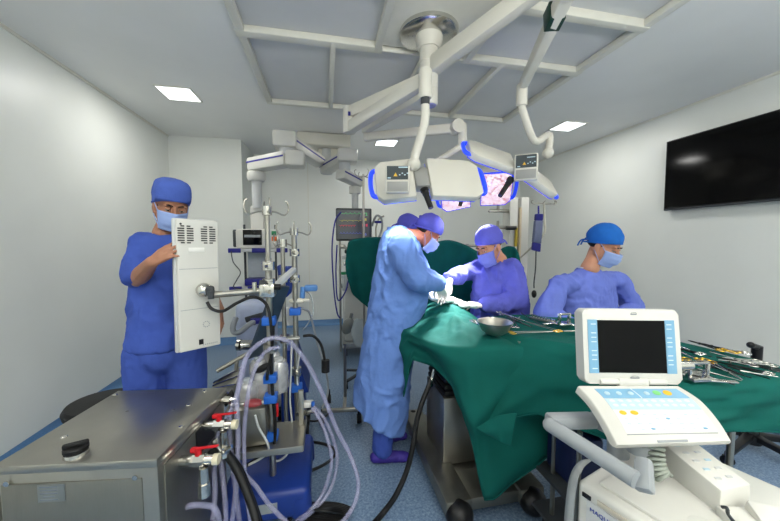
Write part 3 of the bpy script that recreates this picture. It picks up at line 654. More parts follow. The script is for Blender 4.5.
# round black stool behind the heater-cooler
sx_, sy_ = -1.34, 2.16
r = thing('stool', (sx_, sy_, 0), 'round black stool by the left wall behind the stainless box', 'stool')
g = G(); g.lathe([(0.001, .50), (.15, .50), (.175, .515), (.18, .54), (.165, .565), (.001, .575)], (sx_, sy_, 0), 30); mk('seat', g, RUB, r)
g = G(); g.cyl((sx_, sy_, .08), (sx_, sy_, .5), 0.025, n=14); mk('gas_column', g, CHR, r)
for k in range(5):
    a = k*2*PI/5; d = V((math.cos(a), math.sin(a), 0)); g = G(); beam(g, (sx_, sy_, .09), V((sx_, sy_, .065))+d*.19, .04, .03, bev=.006); lg = mk('leg', g, BLK, r)
    g = G(); c = V((sx_, sy_, .028))+d*.19; g.cyl(c-V((.015, 0, 0)), c+V((.015, 0, 0)), .028, n=12); mk('caster', g, BLK, lg)

# ------------------------------------------------------------------ heart-lung rig
r = thing('heart_lung_machine', (-0.32, 1.85, 0), 'heart lung machine of steel poles, trays and clear reservoirs on a blue wheeled base', 'medical machine')
g = G(); g.box((-0.32, 1.86, 0.17), (0.44, 0.50, 0.16), bev=0.035, seg=3); bs = mk('blue_base', g, BLUEP, r)
g = G(); g.box((-0.32, 1.608, 0.175), (0.12, 0.004, 0.05)); mk('rating_label', g, PLG, bs, 0)
for sx in (-0.49, -0.15):
    for sy in (1.66, 2.06):
        g = G(); g.cyl((sx, sy, 0.20), (sx, sy, 0.10), 0.055, 0.06, 18); mk('caster_cover', g, BLUEP, r)
        g = G(); g.cyl((sx-.02, sy, .06), (sx+.02, sy, .06), .06, n=20); g.cyl((sx+.02, sy, .06), (sx+.032, sy, .06), .035, n=16); mk('caster', g, RUB, r)
def pole(x, y, z0, z1, rad, nm='pole', m=STEEL):
    g = G(); g.cyl((x, y, z0), (x, y, z1), rad, n=14); return mk(nm, g, m, r)
P1 = (-0.30, 1.75); P2 = (-0.258, 2.0); P3 = (-0.19, 2.0)
def hooks(p, zt, n, rad=.12, a0=.3, sc=1):
    g = G(); g.cyl((p[0], p[1], zt-.035), (p[0], p[1], zt+.01), .026, n=14); mk('hook_collar', g, CHR, r)
    for k in range(n):
        a = a0+k*2*PI/n; d = V((math.cos(a), math.sin(a), 0)); c = V((p[0], p[1], zt-.012))
        g = G(); g.tube(smooth_path([c, c+d*rad*.5-V((0, 0, .008)), c+d*rad*.95-V((0, 0, .02)), c+d*rad*1.15+V((0, 0, .01)), c+d*rad*1.1+V((0, 0, .045)), c+d*rad*.98+V((0, 0, .055))], 5), .0045, 6); mk('hook', g, STEEL, r)
pole(*P1, .1, 1.44, .017); pole(*P1, 1.38, 1.70, .013); hooks(P1, 1.70, 4, .095)
pole(*P2, .25, 1.53, .013); hooks(P2, 1.53, 3, .07, 2.4)
pole(*P3, .25, 1.60, .0165); hooks(P3, 1.60, 4, .088, .1)
for p, z, rd in ((P1, 1.40, .034), (P1, 1.27, .038), (P1, 1.31, .032), (P1, .96, .036), (P3, 1.46, .03), (P3, 1.30, .03), (P2, 1.30, .026), (P2, .93, .03), (P3, .72, .03)):
    g = G(); g.cyl((p[0], p[1], z-.022), (p[0], p[1], z+.022), rd, n=16); g.cyl((p[0], p[1]-.03, z), (p[0]+.02, p[1]-.065, z), .013, n=10); mk('pole_clamp', g, CHR if rd < .035 else STEEL, r)
for p, z in ((P1, 1.11), (P1, .80), (P1, .69), (P1, .48), (P3, 1.10), (P3, .62)):
    g = G(); g.box((p[0], p[1]-.012, z), (.066, .06, .042), bev=.004); mk('blue_clip', g, CLIP, r)
for z, x0, x1, y in ((.665, -.50, -.28, 1.74), (.95, -.34, -.16, 1.93)):
    g = G(); g.cyl((x0, y, z), (x1, y, z), .0125, n=10); mk('crossbar', g, CHR, r)
g = G(); beam(g, (-.30, 1.72, 1.26), (-.19, 1.98, 1.36), .035, .03, bev=.01); mk('bracket_arm', g, PLLG, r)
g = G(); g.cyl((-.27, 1.72, 1.29), (-.235, 1.72, 1.29), .016, n=14); mk('clamp_knob', g, BLK, r)
g = G(); g.cyl((-.28, 1.72, 1.30), (-.34, 1.72, 1.31), .02, n=10); mk('clamp_knob', g, DKG, r)
# tray, pump console, reservoirs
g = G(); g.box((-.31, 1.77, .445), (.36, .28, .012)); g.box((-.31, 1.63, .455), (.36, .008, .035), bev=.003); g.box((-.13, 1.77, .455), (.008, .28, .035), bev=.003); mk('tray', g, STEEL, r)
g = G(); g.box((-.42, 1.80, .56), (.20, .22, .20), bev=.006); pc = mk('pump_console', g, STEELD, r)
g = G(); g.box((-.385, 1.735, .635), (.05, .02, .05), bev=.004); g.cyl((-.44, 1.72, .62), (-.44, 1.74, .62), .018, n=12); g.cyl((-.40, 1.70, .60), (-.40, 1.74, .56), .012, n=10); mk('console_knob', g, BLK, pc)
g = G(); g.box((-.155, 1.86, .53), (.03, .02, .26), bev=.003); mk('side_plate', g, STEEL, r)
g = G(); g.box((-.27, 1.735, .62), (.016, .016, .07), bev=.003); mk('red_marker', g, RED, r)
rv = [(-.43, 1.80, .70, .055, .12), (-.35, 1.84, .72, .06, .15), (-.40, 1.93, .76, .05, .14), (-.28, 1.90, .74, .055, .18), (-.33, 1.98, .80, .05, .12)]
for i, (x, y, z, rd, h) in enumerate(rv):
    g = G(); g.lathe([(.001, z-h/2), (rd*.8, z-h/2), (rd, z-h*.35), (rd*.92, z-h*.1), (rd, z+h*.1), (rd*.95, z+h*.35), (rd*.7, z+h/2), (.001, z+h/2+.004)], (x, y, 0), 20); rr_ = mk('reservoir', g, RESV, r)
    g = G(); g.lathe([(.001, z+h/2), (rd*.45, z+h/2), (rd*.45, z+h/2+.018), (.001, z+h/2+.02)], (x, y, 0), 14); mk('lid', g, (CLEARB, PLLG)[i % 2], rr_)
g = G(); g.ell((-.39, 1.74, .665), (.05, .03, .025)); displace_me = mk('red_line', g, mat('blood_red_fluid', (150, 60, 66), .3), r)
# slanted display seen almost edge on
quadslab(at(273, 287, d=1.80), at(289, 286, d=1.9), at(265, 352, d=1.9), at(247, 359, d=1.80), .022, NAVYP, 'slanted_display', r, .004)
# sloping ribbed perfusion panel
A, B, C_, D_ = at(243, 366, d=1.95), at(229, 405, d=1.65), at(212, 398, d=1.75), at(214, 383, d=2.0)
quadslab(A, B, C_, D_, .02, STEEL, 'sloping_panel', r, .004)
for i in range(4):
    t = .15+.22*i; g = G(); g.cyl(A.lerp(B, t)+V((0, 0, .016)), D_.lerp(C_, t)+V((0, 0, .016)), .006, n=6); mk('panel_rib', g, CHR, r)
g = G(); g.tube([at(217, 371, d=1.8), at(247, 354, d=1.85)], .0125, 12); g.cyl(at(237, 359, d=1.83), at(236, 370, d=1.83), .011, n=10); mk('steel_handle', g, STEEL, r)
g = G(); g.cyl(at(240, 345, d=2.0), at(258, 345, d=2.05), .032, n=18); g.cyl(at(238, 345, d=2.0), at(241, 345, d=2.0), .036, n=18); mk('pump_motor', g, CHR, r)
g = G(); g.box(at(262, 352, d=2.1), (.16, .06, .05), bev=.012); mk('blue_mount', g, BLUEP, r)
quadslab(at(232, 389, d=1.62), at(235, 396, d=1.62), at(226, 407, d=1.60), at(222, 401, d=1.60), .015, RUB, 'black_clamp', r, .003)
g = G(); g.ell(at(263, 368, d=1.66), (.045, .02, .018), Matrix.Rotation(-.5, 3, 'Y')); mk('black_connector', g, RUB, r)
g = G(); g.ell(at(297, 301, d=1.95), (.05, .022, .02)); g.box(at(306, 300, d=1.95), (.04, .02, .02), bev=.006); mk('cable_tie', g, mat('cream_plastic', (212, 208, 194), .4), r)
g = G(); g.box(at(290, 316, d=2.0), (.05, .04, .12), bev=.012); mk('white_connector_block', g, PLLG, r)

# pale hanging tubes and blue connector behind the poles
g = G(); g.box(at(311, 288, Y=2.5), (.10, .05, .05), bev=.015); g.cyl(at(303, 287, Y=2.5), at(302, 301, Y=2.5), .02, n=10); o = mk('blue_connector', g, mat('light_blue_plastic', (96, 150, 215), .4), None); tag(o, 'light blue tubing connector between the poles and the back wall', 'connector')
quadslab(at(277, 266, Y=2.6), at(281, 264, Y=2.6), at(286, 300, Y=2.6), at(281, 300, Y=2.6), .03, BLUEP, 'blue_pad', r)
quadslab(at(285, 266, Y=2.6), at(293, 266, Y=2.6), at(292, 292, Y=2.6), at(286, 298, Y=2.6), .03, BLUEP, 'blue_pad', r)
cable([at(304, 290, Y=2.5), at(311, 296, Y=2.5), at(313, 312, Y=2.5), at(309, 322, Y=2.5), at(303, 330, Y=2.5)], .005, CLEARB, 'thin clear line looping right of the tallest pole group', 'tube', 'thin_tube')

# blue console standing behind the poles
r2 = thing('blue_cart', (-.22, 2.55, 0), 'dark blue wheeled cart behind the steel poles', 'cart')
g = G(); x0, x1 = at(284, 390, Y=2.5).x, at(309, 390, Y=2.5).x
g.hexa([(x0, 2.45, .36), (x1, 2.45, .36), (x1, 2.75, .36), (x0, 2.75, .36), (x0+.03, 2.45, .70), (x1-.10, 2.45, .70), (x1-.10, 2.75, .70), (x0+.03, 2.75, .70)]); mk('sloped_housing', g, BLUEP, r2, 0)
g = G(); g.box(((x0+x1)/2-.03, 2.6, .22), (.18, .2, .28), bev=.02); mk('pedestal', g, BLUEP, r2)
for sx in (-.12, .10):
    for sy in (-.1, .12):
        g = G(); c = V(((x0+x1)/2-.03+sx, 2.6+sy, .05)); g.cyl(c-V((.02, 0, 0)), c+V((.02, 0, 0)), .05, n=16); g.box(c+V((0, 0, .05)), (.05, .06, .03)); mk('caster', g, RUB, r2)

# curved pale machine with grey handle, further back
r3 = thing('ultrasound_cart', at(256, 380, Y=2.9)*1, 'rounded pale lilac cart with a grey loop handle behind the display arm', 'medical cart'); r3.location = (-.72, 2.95, 0)
LIL = mat('pale_lilac_plastic', (205, 210, 224), .35)
g = G(); M = Matrix.Translation(at(257, 318, Y=2.95)) @ Matrix.Rotation(-.25, 4, 'Y'); g = G(M); g.box((0, .05, -.01), (.36, .3, .20), bev=.08, seg=5); hd = mk('head_housing', g, LIL, r3)
g = G(M); g.box((0.02, -.115, .03), (.17, .02, .05), bev=.01); g.cyl((.0, -.12, .0), (.0, -.14, -.02), .016, n=8); mk('dark_socket', g, DKG, hd)
c = at(258, 340, Y=2.97); g = G(); g.box((c.x, 2.97, .62), (.32, .26, .76), bev=.06, seg=4); mk('column', g, mat('lilac_blue_plastic', (178, 188, 212), .4), r3)
g = G(); g.box((c.x, 2.97, .14), (.42, .46, .12), bev=.04, seg=3); mk('base', g, PLLG, r3)
for sx in (-.15, .15):
    for sy in (-.16, .16):
        g = G(); q_ = V((c.x+sx, 2.97+sy, .045)); g.cyl(q_-V((.02, 0, 0)), q_+V((.02, 0, 0)), .045, n=14); g.box(q_+V((0, 0, .04)), (.03, .04, .03)); mk('caster', g, DKG, r3)
g = G(); g.tube(smooth_path([at(236, 318, Y=2.8), at(233, 326, Y=2.75), at(234, 332, Y=2.74), at(240, 332, Y=2.74), at(250, 324, Y=2.76), at(258, 320, Y=2.85)], 6), .022, 10); mk('handle', g, PLG, r3)
g = G(); g.box(at(256, 321, Y=2.80), (.09, .03, .05), bev=.01); mk('navy_grip', g, NAVY, r3)

# ------------------------------------------------------------------ arm mounted display the man holds (seen from behind)
r = thing('arm_display', at(200, 352, d=1.6), 'upright cream display seen from behind, held by the man and carried on a steel arm', 'display')
dL, dR = 1.50, 1.64
tl, tr, br, bl = at(179, 218.5, d=dL), at(221, 221, d=dR), at(218, 345, d=dR), at(177, 354, d=dL)
cx = (tl+tr+br+bl)/4; M = frame(cx, (tr-tl)+(br-bl), (tl-bl)+(tr-br)); W_ = ((tr-tl).length+(br-bl).length)/2; H_ = ((tl-bl).length+(tr-br).length)/2
if (M.to_3x3() @ V((0, 0, 1))).dot(EYE-cx) < 0: print('display frame flipped')
g = G(M); g.box((0, 0, -0.012), (W_, H_, 0.024), bev=0.008, seg=3); cs = mk('back_cover', g, PLW, r)
g = G(M); g.box((-0.004, 0, -0.034), (W_+0.012, H_+0.008, 0.024), bev=0.008); mk('front_bezel', g, PLLG, r)
for k, xc in enumerate((-0.055, 0.045)):
    for i in range(8):
        wdt = .065 if 0 < i < 7 else .04
        g = G(M); g.box((xc-wdt/4-.003, H_/2-.035-i*.0115, 0.0005), (wdt/2-.004, .006, .003)); mk('vent_slot', g, BLK, cs, 0)
        g = G(M); g.box((xc+wdt/4+.003, H_/2-.035-i*.0115, 0.0005), (wdt/2-.004, .006, .003)); mk('vent_slot', g, BLK, cs, 0)
g = G(M); g.box((-0.01, H_/2-.15, .001), (.07, .022, .002), bev=.0006); mk('label', g, mat('label_white', (236, 235, 228), .5), cs)
g = G(M); g.cyl((-W_/2+.018, H_/2-.025, .0), (-W_/2+.018, H_/2-.025, .002), .005, n=10); mk('screw', g, DKG, cs)
g = G(M); g.box((0.0, -H_/2+.035, .001), (.02, .026, .003)); 
mk('socket', g, BLK, cs, 0)
for k in range(10):
    a = k*2*PI/10; g = G(M); c = V((.025+.014*math.cos(a), -H_/2+.12+.014*math.sin(a), .0008)); g.cyl(c, c+V((0, 0, .002)), .0028, n=6); mk('speaker_hole', g, PLG, cs, 0)
for i in range(8):
    g = G(M); g.box((.03+.009*i-.02, -H_/2+.018, .0006), (.004, .006, .002)); mk('bottom_slot', g, PLG, cs, 0)
for z in (.08, -.12):
    g = G(M); g.box((0, z, .0002), (W_*.92, .0025, .001)); mk('seam', g, PLG, cs, 0)
jb = at(204, 290, d=1.56); g = G(); g.ell(jb, (.036, .036, .036)); mk('ball_mount', g, CHR, r)
g = G(); g.cyl(jb, M @ V((.04, (M.inverted() @ jb).y, 0)), .024, n=14); mk('mount_stem', g, CHR, r)
g = G(); g.box(at(210, 291, d=1.54), (.04, .03, .05), bev=.012); g.cyl(at(211, 291, d=1.53), at(211, 299, d=1.53), .014, n=10); mk('joint_clamp', g, DKG, r)
ae = V((-.30, 1.72, 1.275)); g = G(); g.tube([at(211, 295, d=1.55), ae], .0165, 14); mk('support_arm', g, STEEL, r)
g = G(); g.box(ae+V((0.0, 0, 0)), (.075, .07, .07), bev=.01); g.cyl(ae+V((-.06, -.02, .0)), ae+V((-.06, -.02, .045)), .012, n=10); mk('arm_clamp', g, CHR, r)
g = G(); g.tube(smooth_path([at(207, 302, d=1.56), at(212, 309, d=1.56), at(223, 311, d=1.56), at(237, 303, d=1.58), at(252, 297, d=1.60), at(262, 300, d=1.62), at(268, 308, d=1.63), at(271, 325, d=1.63), at(272, 350, d=1.64), at(268, 370, d=1.64), at(267, 380, d=1.64)], 6), .008, 8); mk('power_cable', g, RUB, r)

# ------------------------------------------------------------------ clear perfusion tubes and cables
TG = 'clear tubes from the heart lung machine'
def tubes(pts, rad, label): return cable(pts, rad*.85, CLEAR, label, 'tube', 'perfusion_tube', k=10, group=TG)
tubes([at(231, 530, d=1.36), at(236, 490, d=1.39), at(238, 440, d=1.42), at(237, 415, d=1.45), at(238, 390, d=1.48), at(246, 358, d=1.5), at(262, 342, d=1.52), at(277, 338, d=1.55), at(293, 345, d=1.58), at(310, 368, d=1.62), at(325, 400, d=1.66), at(337, 430, d=1.68), at(350, 455, d=1.68), at(358, 480, d=1.65), at(356, 500, d=1.62), at(348, 515, d=1.58), at(335, 530, d=1.50)], .0135, 'thick clear tube arching highest over the steel tray and down to the floor')
tubes([at(252, 530, d=1.42), at(246, 490, d=1.46), at(244, 440, d=1.50), at(246, 412, d=1.52), at(250, 385, d=1.54), at(258, 362, d=1.56), at(268, 350, d=1.58), at(280, 347, d=1.6)], .0115, 'clear tube rising just inside the highest arch')
tubes([at(313, 406, d=1.85), at(325, 420, d=1.83), at(335, 445, d=1.80), at(337, 465, d=1.78), at(330, 490, d=1.74), at(316, 508, d=1.68), at(300, 521, d=1.58)], .012, 'clear tube curving down from the white connector, outer one')
tubes([at(312, 408, d=1.82), at(322, 424, d=1.80), at(330, 448, d=1.76), at(331, 468, d=1.74), at(322, 495, d=1.70), at(308, 512, d=1.64), at(290, 526, d=1.54)], .012, 'clear tube curving down from the white connector, inner one')
tubes([at(213, 521, d=1.35), at(215, 490, d=1.40), at(214, 460, d=1.44), at(216, 440, d=1.46), at(222, 424, d=1.48), at(232, 410, d=1.50)], .013, 'clear tube hanging closest to the red levers')
tubes([at(226, 530, d=1.35), at(225, 500, d=1.38), at(222, 470, d=1.42), at(220, 448, d=1.45), at(226, 430, d=1.48)], .013, 'clear tube hanging just right of the red levers')
tubes([at(240, 530, d=1.42), at(237, 500, d=1.44), at(233, 470, d=1.46), at(230, 440, d=1.48), at(231, 412, d=1.50), at(240, 385, d=1.53), at(246, 358, d=1.56)], .013, 'clear tube hanging nearest the steel pump console')
tubes([at(177, 509, d=1.22), at(195, 505, d=1.24), at(212, 507, d=1.27), at(218, 515, d=1.28), at(219, 530, d=1.28)], .013, 'clear tube bending out of the stainless box low down')
tubes([at(240, 470, d=1.5), at(255, 485, d=1.5), at(268, 503, d=1.47), at(282, 518, d=1.42), at(295, 530, d=1.38)], .012, 'clear tube sweeping across in front of the blue base')
cable([at(205, 460, d=1.34), at(214, 452, d=1.36), at(224, 452, d=1.36), at(236, 468, d=1.36), at(246, 490, d=1.34), at(254, 512, d=1.3), at(258, 530, d=1.28)], .017, RUB, 'thick black hose in front of the clear tubes by the red levers', 'hose', 'black_hose', k=10)
cable([at(226, 450, d=1.37), at(240, 468, d=1.38), at(250, 492, d=1.36), at(258, 515, d=1.32), at(262, 530, d=1.3)], .011, RUB, 'thinner black hose right beside the thick black hose', 'hose', 'black_hose', k=10)
for i, (a, b) in enumerate((((207, 463), (219, 453)), ((214, 440), (222, 452)), ((222, 453), (232, 446)))):
    g = G(); p, q = at(*a, d=1.33), at(*b, d=1.33); g.cyl(p, q, .008, n=8); g.cyl(p, p.lerp(q, .25), .013, n=8); o = mk('hose_fitting', g, CHR, None); tag(o, ('silver hose fitting pointing down left below the lower red lever', 'silver hose fitting under the lower red lever', 'silver hose fitting at the start of the black hoses')[i], 'hose fitting', 'fittings where the black hoses start')
cable([at(270, 300, d=1.68), at(273, 330, d=1.68), at(271, 355, d=1.68), at(272, 385, d=1.68), at(275, 420, d=1.68), at(273, 450, d=1.68), at(258, 458, d=1.66), at(246, 466, d=1.6)], .009, RUB, 'black cable strapped down the front steel pole by blue clips')
cable([at(255, 415, d=1.62), at(259, 428, d=1.62), at(267, 442, d=1.63), at(268, 452, d=1.63), at(258, 460, d=1.62), at(244, 467, d=1.6), at(240, 470, d=1.58)], .006, PLLG, 'white cable drooping in front of the steel pump console')
cable([at(292, 335, d=1.9), at(291, 370, d=1.9), at(290, 400, d=1.9), at(292, 425, d=1.88), at(289, 450, d=1.86), at(280, 460, d=1.8), at(270, 461, d=1.76)], .006, PLLG, 'white cable running down the right hand pole')
cable([at(300, 351, d=1.95), at(297, 380, d=1.95), at(303, 398, d=1.94), at(304, 408, d=1.92)], .006, PLLG, 'white cable from the blue clip to the white connector')
cable([at(303, 336, d=1.95), at(313, 336, d=1.97), at(321, 345, d=2.0), at(325, 362, d=2.02), at(325, 368, d=2.02)], .009, RUB, 'black cable ending in a round plug right of the poles')
g = G(); g.cyl(at(325.5, 360, d=2.02), at(325.5, 372, d=2.02), .026, n=14); o = mk('plug', g, RUB, None); tag(o, 'black round plug hanging on its cable right of the poles', 'plug')
cable([at(301, 308, d=2.3), at(309, 312, d=2.35), at(313, 325, d=2.4), at(318, 345, d=2.45), at(326, 370, d=2.5), at(328, 392, d=2.55), at(322, 408, d=2.4)], .008, PLG, 'grey cable curving down behind the poles to the floor')
cable([at(302, 441, Z=.02), at(320, 443, Z=.02), at(333, 448, Z=.02), at(335, 455, Z=.02), at(325, 464, Z=.02), at(305, 473, Z=.02), at(291, 477, Z=.05)], .010, RUB, 'black cable looping on the floor beside the right hand pole')
cable([at(306, 420, Z=.02), at(316, 421, Z=.02), at(326, 416, Z=.02), at(331, 408, Z=.02)], .008, RUB, 'short black cable on the floor by the white connector')
for k in range(6):
    o_ = k*1.6
    cable([at(288, 515+o_, Z=.03), at(300, 505+o_*.7, Z=.05+.008*k), at(325, 503+o_, Z=.05+.012*k), at(342, 505+o_, Z=.05), at(352-k, 510+o_, Z=.03), at(340-2*k, 514+o_, Z=.02), at(322-3*k, 511+o_*1.4, Z=.02), at(296-3*k, 522+o_, Z=.02)], .0075, RUB, ('lowest', 'second', 'third', 'fourth', 'fifth', 'topmost')[k] + ' loop of the black cable coil heaped on the floor at the bottom', group='coiled black cables on the floor', name='coiled_cable')
cable([at(252, 512, Z=.03), at(262, 500, Z=.12), at(276, 497, Z=.2), at(287, 505, Z=.12), at(290, 519, Z=.03)], .011, RUB, 'black cable looped over the front caster of the blue base')
r = thing('tube_connector', at(309, 405, d=1.88), 'white box shaped tube connector where the clear tubes leave the right hand pole', 'connector')
g = G(); g.box(at(307, 404, d=1.88), (.075, .04, .035), bev=.008); mk('housing', g, PLW, r)
g = G(); g.box(at(313, 404, d=1.86), (.02, .03, .025), bev=.005); mk('blue_end', g, CLIP, r)
g = G(); g.cyl(at(297, 414, d=1.88), at(316, 411, d=1.86), .013, n=10); g.cyl(at(303, 413, d=1.88), at(308, 412, d=1.86), .018, n=8); mk('steel_coupling', g, CHR, r)

# wheeled stand between the poles and the surgeon
wx, wy = at(344, 412, Z=.1).x, at(344, 412, Z=.1).y
r = thing('wheeled_stand', (wx, wy, 0), 'low steel wheeled foot of a stand between the tubes and the standing surgeon', 'stand')
g = G(); a = at(322, 411, Z=.12); b = at(359, 409, Z=.12); beam(g, a, b, .03, .03, bev=.005); mk('cross_bar', g, STEEL, r)
for i, p in enumerate((a, b, a+V((.06, .35, 0)), b+V((0, .3, 0)))):
    g = G(); c = V((p.x, p.y, .04)); g.cyl(c-V((.018, 0, 0)), c+V((.018, 0, 0)), .038, n=16); g.cyl(c, c+V((0, 0, .09)), .012, n=8); mk('caster', g, RUB, r)
g = G(); beam(g, a.lerp(b, .6), a.lerp(b, .6)+V((.03, .35, 0)), .03, .03, bev=.005); g.cyl(a.lerp(b, .6)+V((.02, .2, 0)), a.lerp(b, .6)+V((.02, .2, .5)), .014, n=10); mk('stem', g, STEEL, r)

# ------------------------------------------------------------------ operating table
r = thing('operating_table', (0.86, 2.0, 0), 'steel operating table with black bellows column and black ball casters under the green drapes', 'operating table')
g = G(); g.box((0.68, 1.96, 0.10), (0.15, .94, 0.09), bev=.01); mk('base_beam', g, STEELD, r)
g = G(); g.box((1.12, 1.96, 0.10), (0.15, .94, 0.09), bev=.01); mk('base_beam', g, STEELD, r)
g = G(); g.box((0.90, 1.62, 0.095), (0.30, 0.22, 0.07), bev=.008); mk('base_plate', g, STEELD, r)
g = G(); g.box((0.90, 2.05, 0.085), (0.30, 0.7, 0.05), bev=.008); mk('base_plate', g, STEELD, r)
for x in (0.68, 1.12):
    for y in (1.49, 2.40):
        g = G(); g.ell((x, y, .075), (.075, .075, .073), None, 20, 14); mk('ball_caster', g, BLK, r)
g = G(); g.box((0.85, 1.95, 0.345), (0.30, 0.34, 0.43), bev=.008); mk('column_housing', g, STEEL, r)
for i in range(6):
    g = G(); g.box((0.85, 1.95, 0.582+.040*i), (0.29-.004*i, 0.33-.004*i, 0.034), bev=.012); mk('bellows_fold', g, RUB, r)
g = G(); g.box((0.85, 1.95, .69), (.24, .28, .25)); mk('bellows_core', g, RUB, r, 0)
g = G(); g.box((0.83, 2.10, 0.845), (0.40, 0.66, 0.03), bev=.005); mk('table_frame', g, STEELD, r)
g = G(); g.box((0.84, 2.14, 0.90), (0.44, 0.70, 0.07), bev=.02); mk('mattress', g, RUB, r)
for x in (0.60, 1.07):
    g = G(); g.box((x, 2.14, 0.86), (.012, .66, .028), bev=.002); mk('side_rail', g, STEEL, r)

# ------------------------------------------------------------------ cloth builder
def resamp(pts, n):
    pts = [V(p) for p in pts]; L_ = [0]
    for a, b in zip(pts, pts[1:]): L_.append(L_[-1]+(b-a).length)
    out = []
    for k in range(n):
        t = L_[-1]*k/(n-1); i = 0
        while i < len(L_)-2 and L_[i+1] < t: i += 1
        f = (t-L_[i])/max(1e-9, L_[i+1]-L_[i]); out.append((i, f))
    return out
def cloth(name, pairs, topfn, m, label, cat, n=220, rows=26, K=16, amp=.03, freq=9, seed=1, folds=None):
    """tablecloth: pairs = closed list of (edge point, hem point)"""
    E_ = [V(p[0]) for p in pairs]; Hh = [V(p[1]) for p in pairs]
    E_.append(E_[0]); Hh.append(Hh[0]); idx = resamp(E_, n+1)[:-1]
    ed = [E_[i].lerp(E_[i+1], f) for i, f in idx]; hm = [Hh[i].lerp(Hh[i+1], f) for i, f in idx]
    for _ in range(3):
        ed = [(ed[k-1]+ed[k]*2+ed[(k+1) % n])/4 for k in range(n)]
    c = sum(ed, V((0, 0, 0)))/n; b = bmesh.new(); rings_ = []
    area = sum(ed[k].x*ed[(k+1) % n].y-ed[(k+1) % n].x*ed[k].y for k in range(n))
    dist = [0]
    for k in range(n-1): dist.append(dist[-1]+(ed[k+1]-ed[k]).length)
    for k in range(1, K+1):
        rg = []
        for e in ed:
            q = c.lerp(e, k/K); q.z = topfn(q.x, q.y, k/K, e.z); rg.append(b.verts.new(q))
        rings_.append(rg)
    nz = vnoise([[d*freq*.5, seed*7.1, 0] for d in dist], seed); n2 = vnoise([[d*freq*1.3, seed*3.3, 5] for d in dist], seed)
    ins = vnoise([[d*3.0, 1.1*seed, 2] for d in dist], seed)
    for j in range(1, rows+1):
        t = j/rows; rg = []
        for k in range(n):
            tan = ed[(k+1) % n]-ed[k-1]; nn = V((tan.y, -tan.x, 0)).normalized()
            if area < 0: nn = -nn
            e = ed[k].copy(); e.z = topfn(e.x, e.y, 1, e.z)
            q = e.lerp(hm[k], t**1.15)
            q += nn*(.018*min(1, t*8) + amp*(t**.8)*(nz[k]*1.0+n2[k]*.45) + .008*n1(dist[k]*8, t*7, seed, seed)*min(1, t*4) + .060*(.4-abs(n1(dist[k]*4.0+t*2.2, t*1.6, seed, 9)))*min(1, t*2.0)*(1-.35*t))
            q += tan.normalized()*(.02*t*n1(dist[k]*2, t*3, seed, 3))
            rg.append(b.verts.new(q))
        rings_.append(rg)
    hem_pts = [v.co.copy() for v in rings_[-1]]
    cv = b.verts.new((c.x, c.y, topfn(c.x, c.y, 0, c.z)))
    for k in range(n): b.faces.new((cv, rings_[0][k], rings_[0][(k+1) % n]))
    for a, d in zip(rings_, rings_[1:]):
        for k in range(n): b.faces.new((a[k], d[k], d[(k+1) % n], a[(k+1) % n]))
    g = G(); g.b.free(); g.b = b
    o = mk(name, g, m, None, 180); md = o.modifiers.new('thickness', 'SOLIDIFY'); md.thickness = .003; md.offset = -1
    g = G(); g.tube(hem_pts, .0035, 5, closed=True); mk('hem', g, DRAPED, o, 180)
    return tag(o, label, cat)
def fieldtop(x, y, k, ez):
    b1 = .12*math.exp(-(((x-.84)/.22)**2+((y-2.22)/.30)**2)); b2 = .055*math.exp(-(((x-.86)/.16)**2+((y-1.75)/.35)**2))
    w_ = .010*n1(x*16, y*16, 1, 4)+.006*n1(x*34, y*34, 2, 5)
    return ez + (b1+b2+w_)*(1-k**6)
zt_ = .955
h = lambda x, y, Y: tuple(at(x, y, Y=Y))
cloth('patient_drape', [((.64, 2.44, zt_), (.62, 2.48, .55)), ((.52, 2.38, zt_), (.50, 2.40, .62)), ((.49, 2.12, zt_), h(402, 380, 2.06)), ((.49, 1.98, zt_), h(406, 398, 1.92)), ((.50, 1.90, zt_), h(415, 360, 1.86)),
      ((.52, 1.80, zt_), h(437, 368, 1.80)), ((.56, 1.68, zt_), h(459, 390, 1.70)), ((.62, 1.60, zt_), h(471, 427, 1.60)), ((.72, 1.54, zt_), h(483, 493, 1.47)), ((.80, 1.52, zt_), h(490, 492, 1.46)), ((.92, 1.51, zt_), h(515, 474, 1.45)),
      ((1.02, 1.50, zt_), h(539, 454, 1.45)), ((1.14, 1.50, zt_), h(563, 440, 1.47)), ((1.26, 1.56, zt_), (1.40, 1.52, .33)), ((1.20, 1.9, zt_), (1.26, 1.9, .3)), ((1.08, 2.1, zt_), (1.12, 2.1, .4)), ((1.06, 2.44, zt_), (1.08, 2.48, .5))],
      fieldtop, DRAPE, 'large green surgical drape over the patient hanging to a low point above the table base', 'drape', amp=.03, freq=8, seed=2)
TZ = 1.0
def insttop(x, y, k, ez):
    rim = .006*n1(x*14, y*14, 3, 8)*(1-k**4)
    return ez+rim
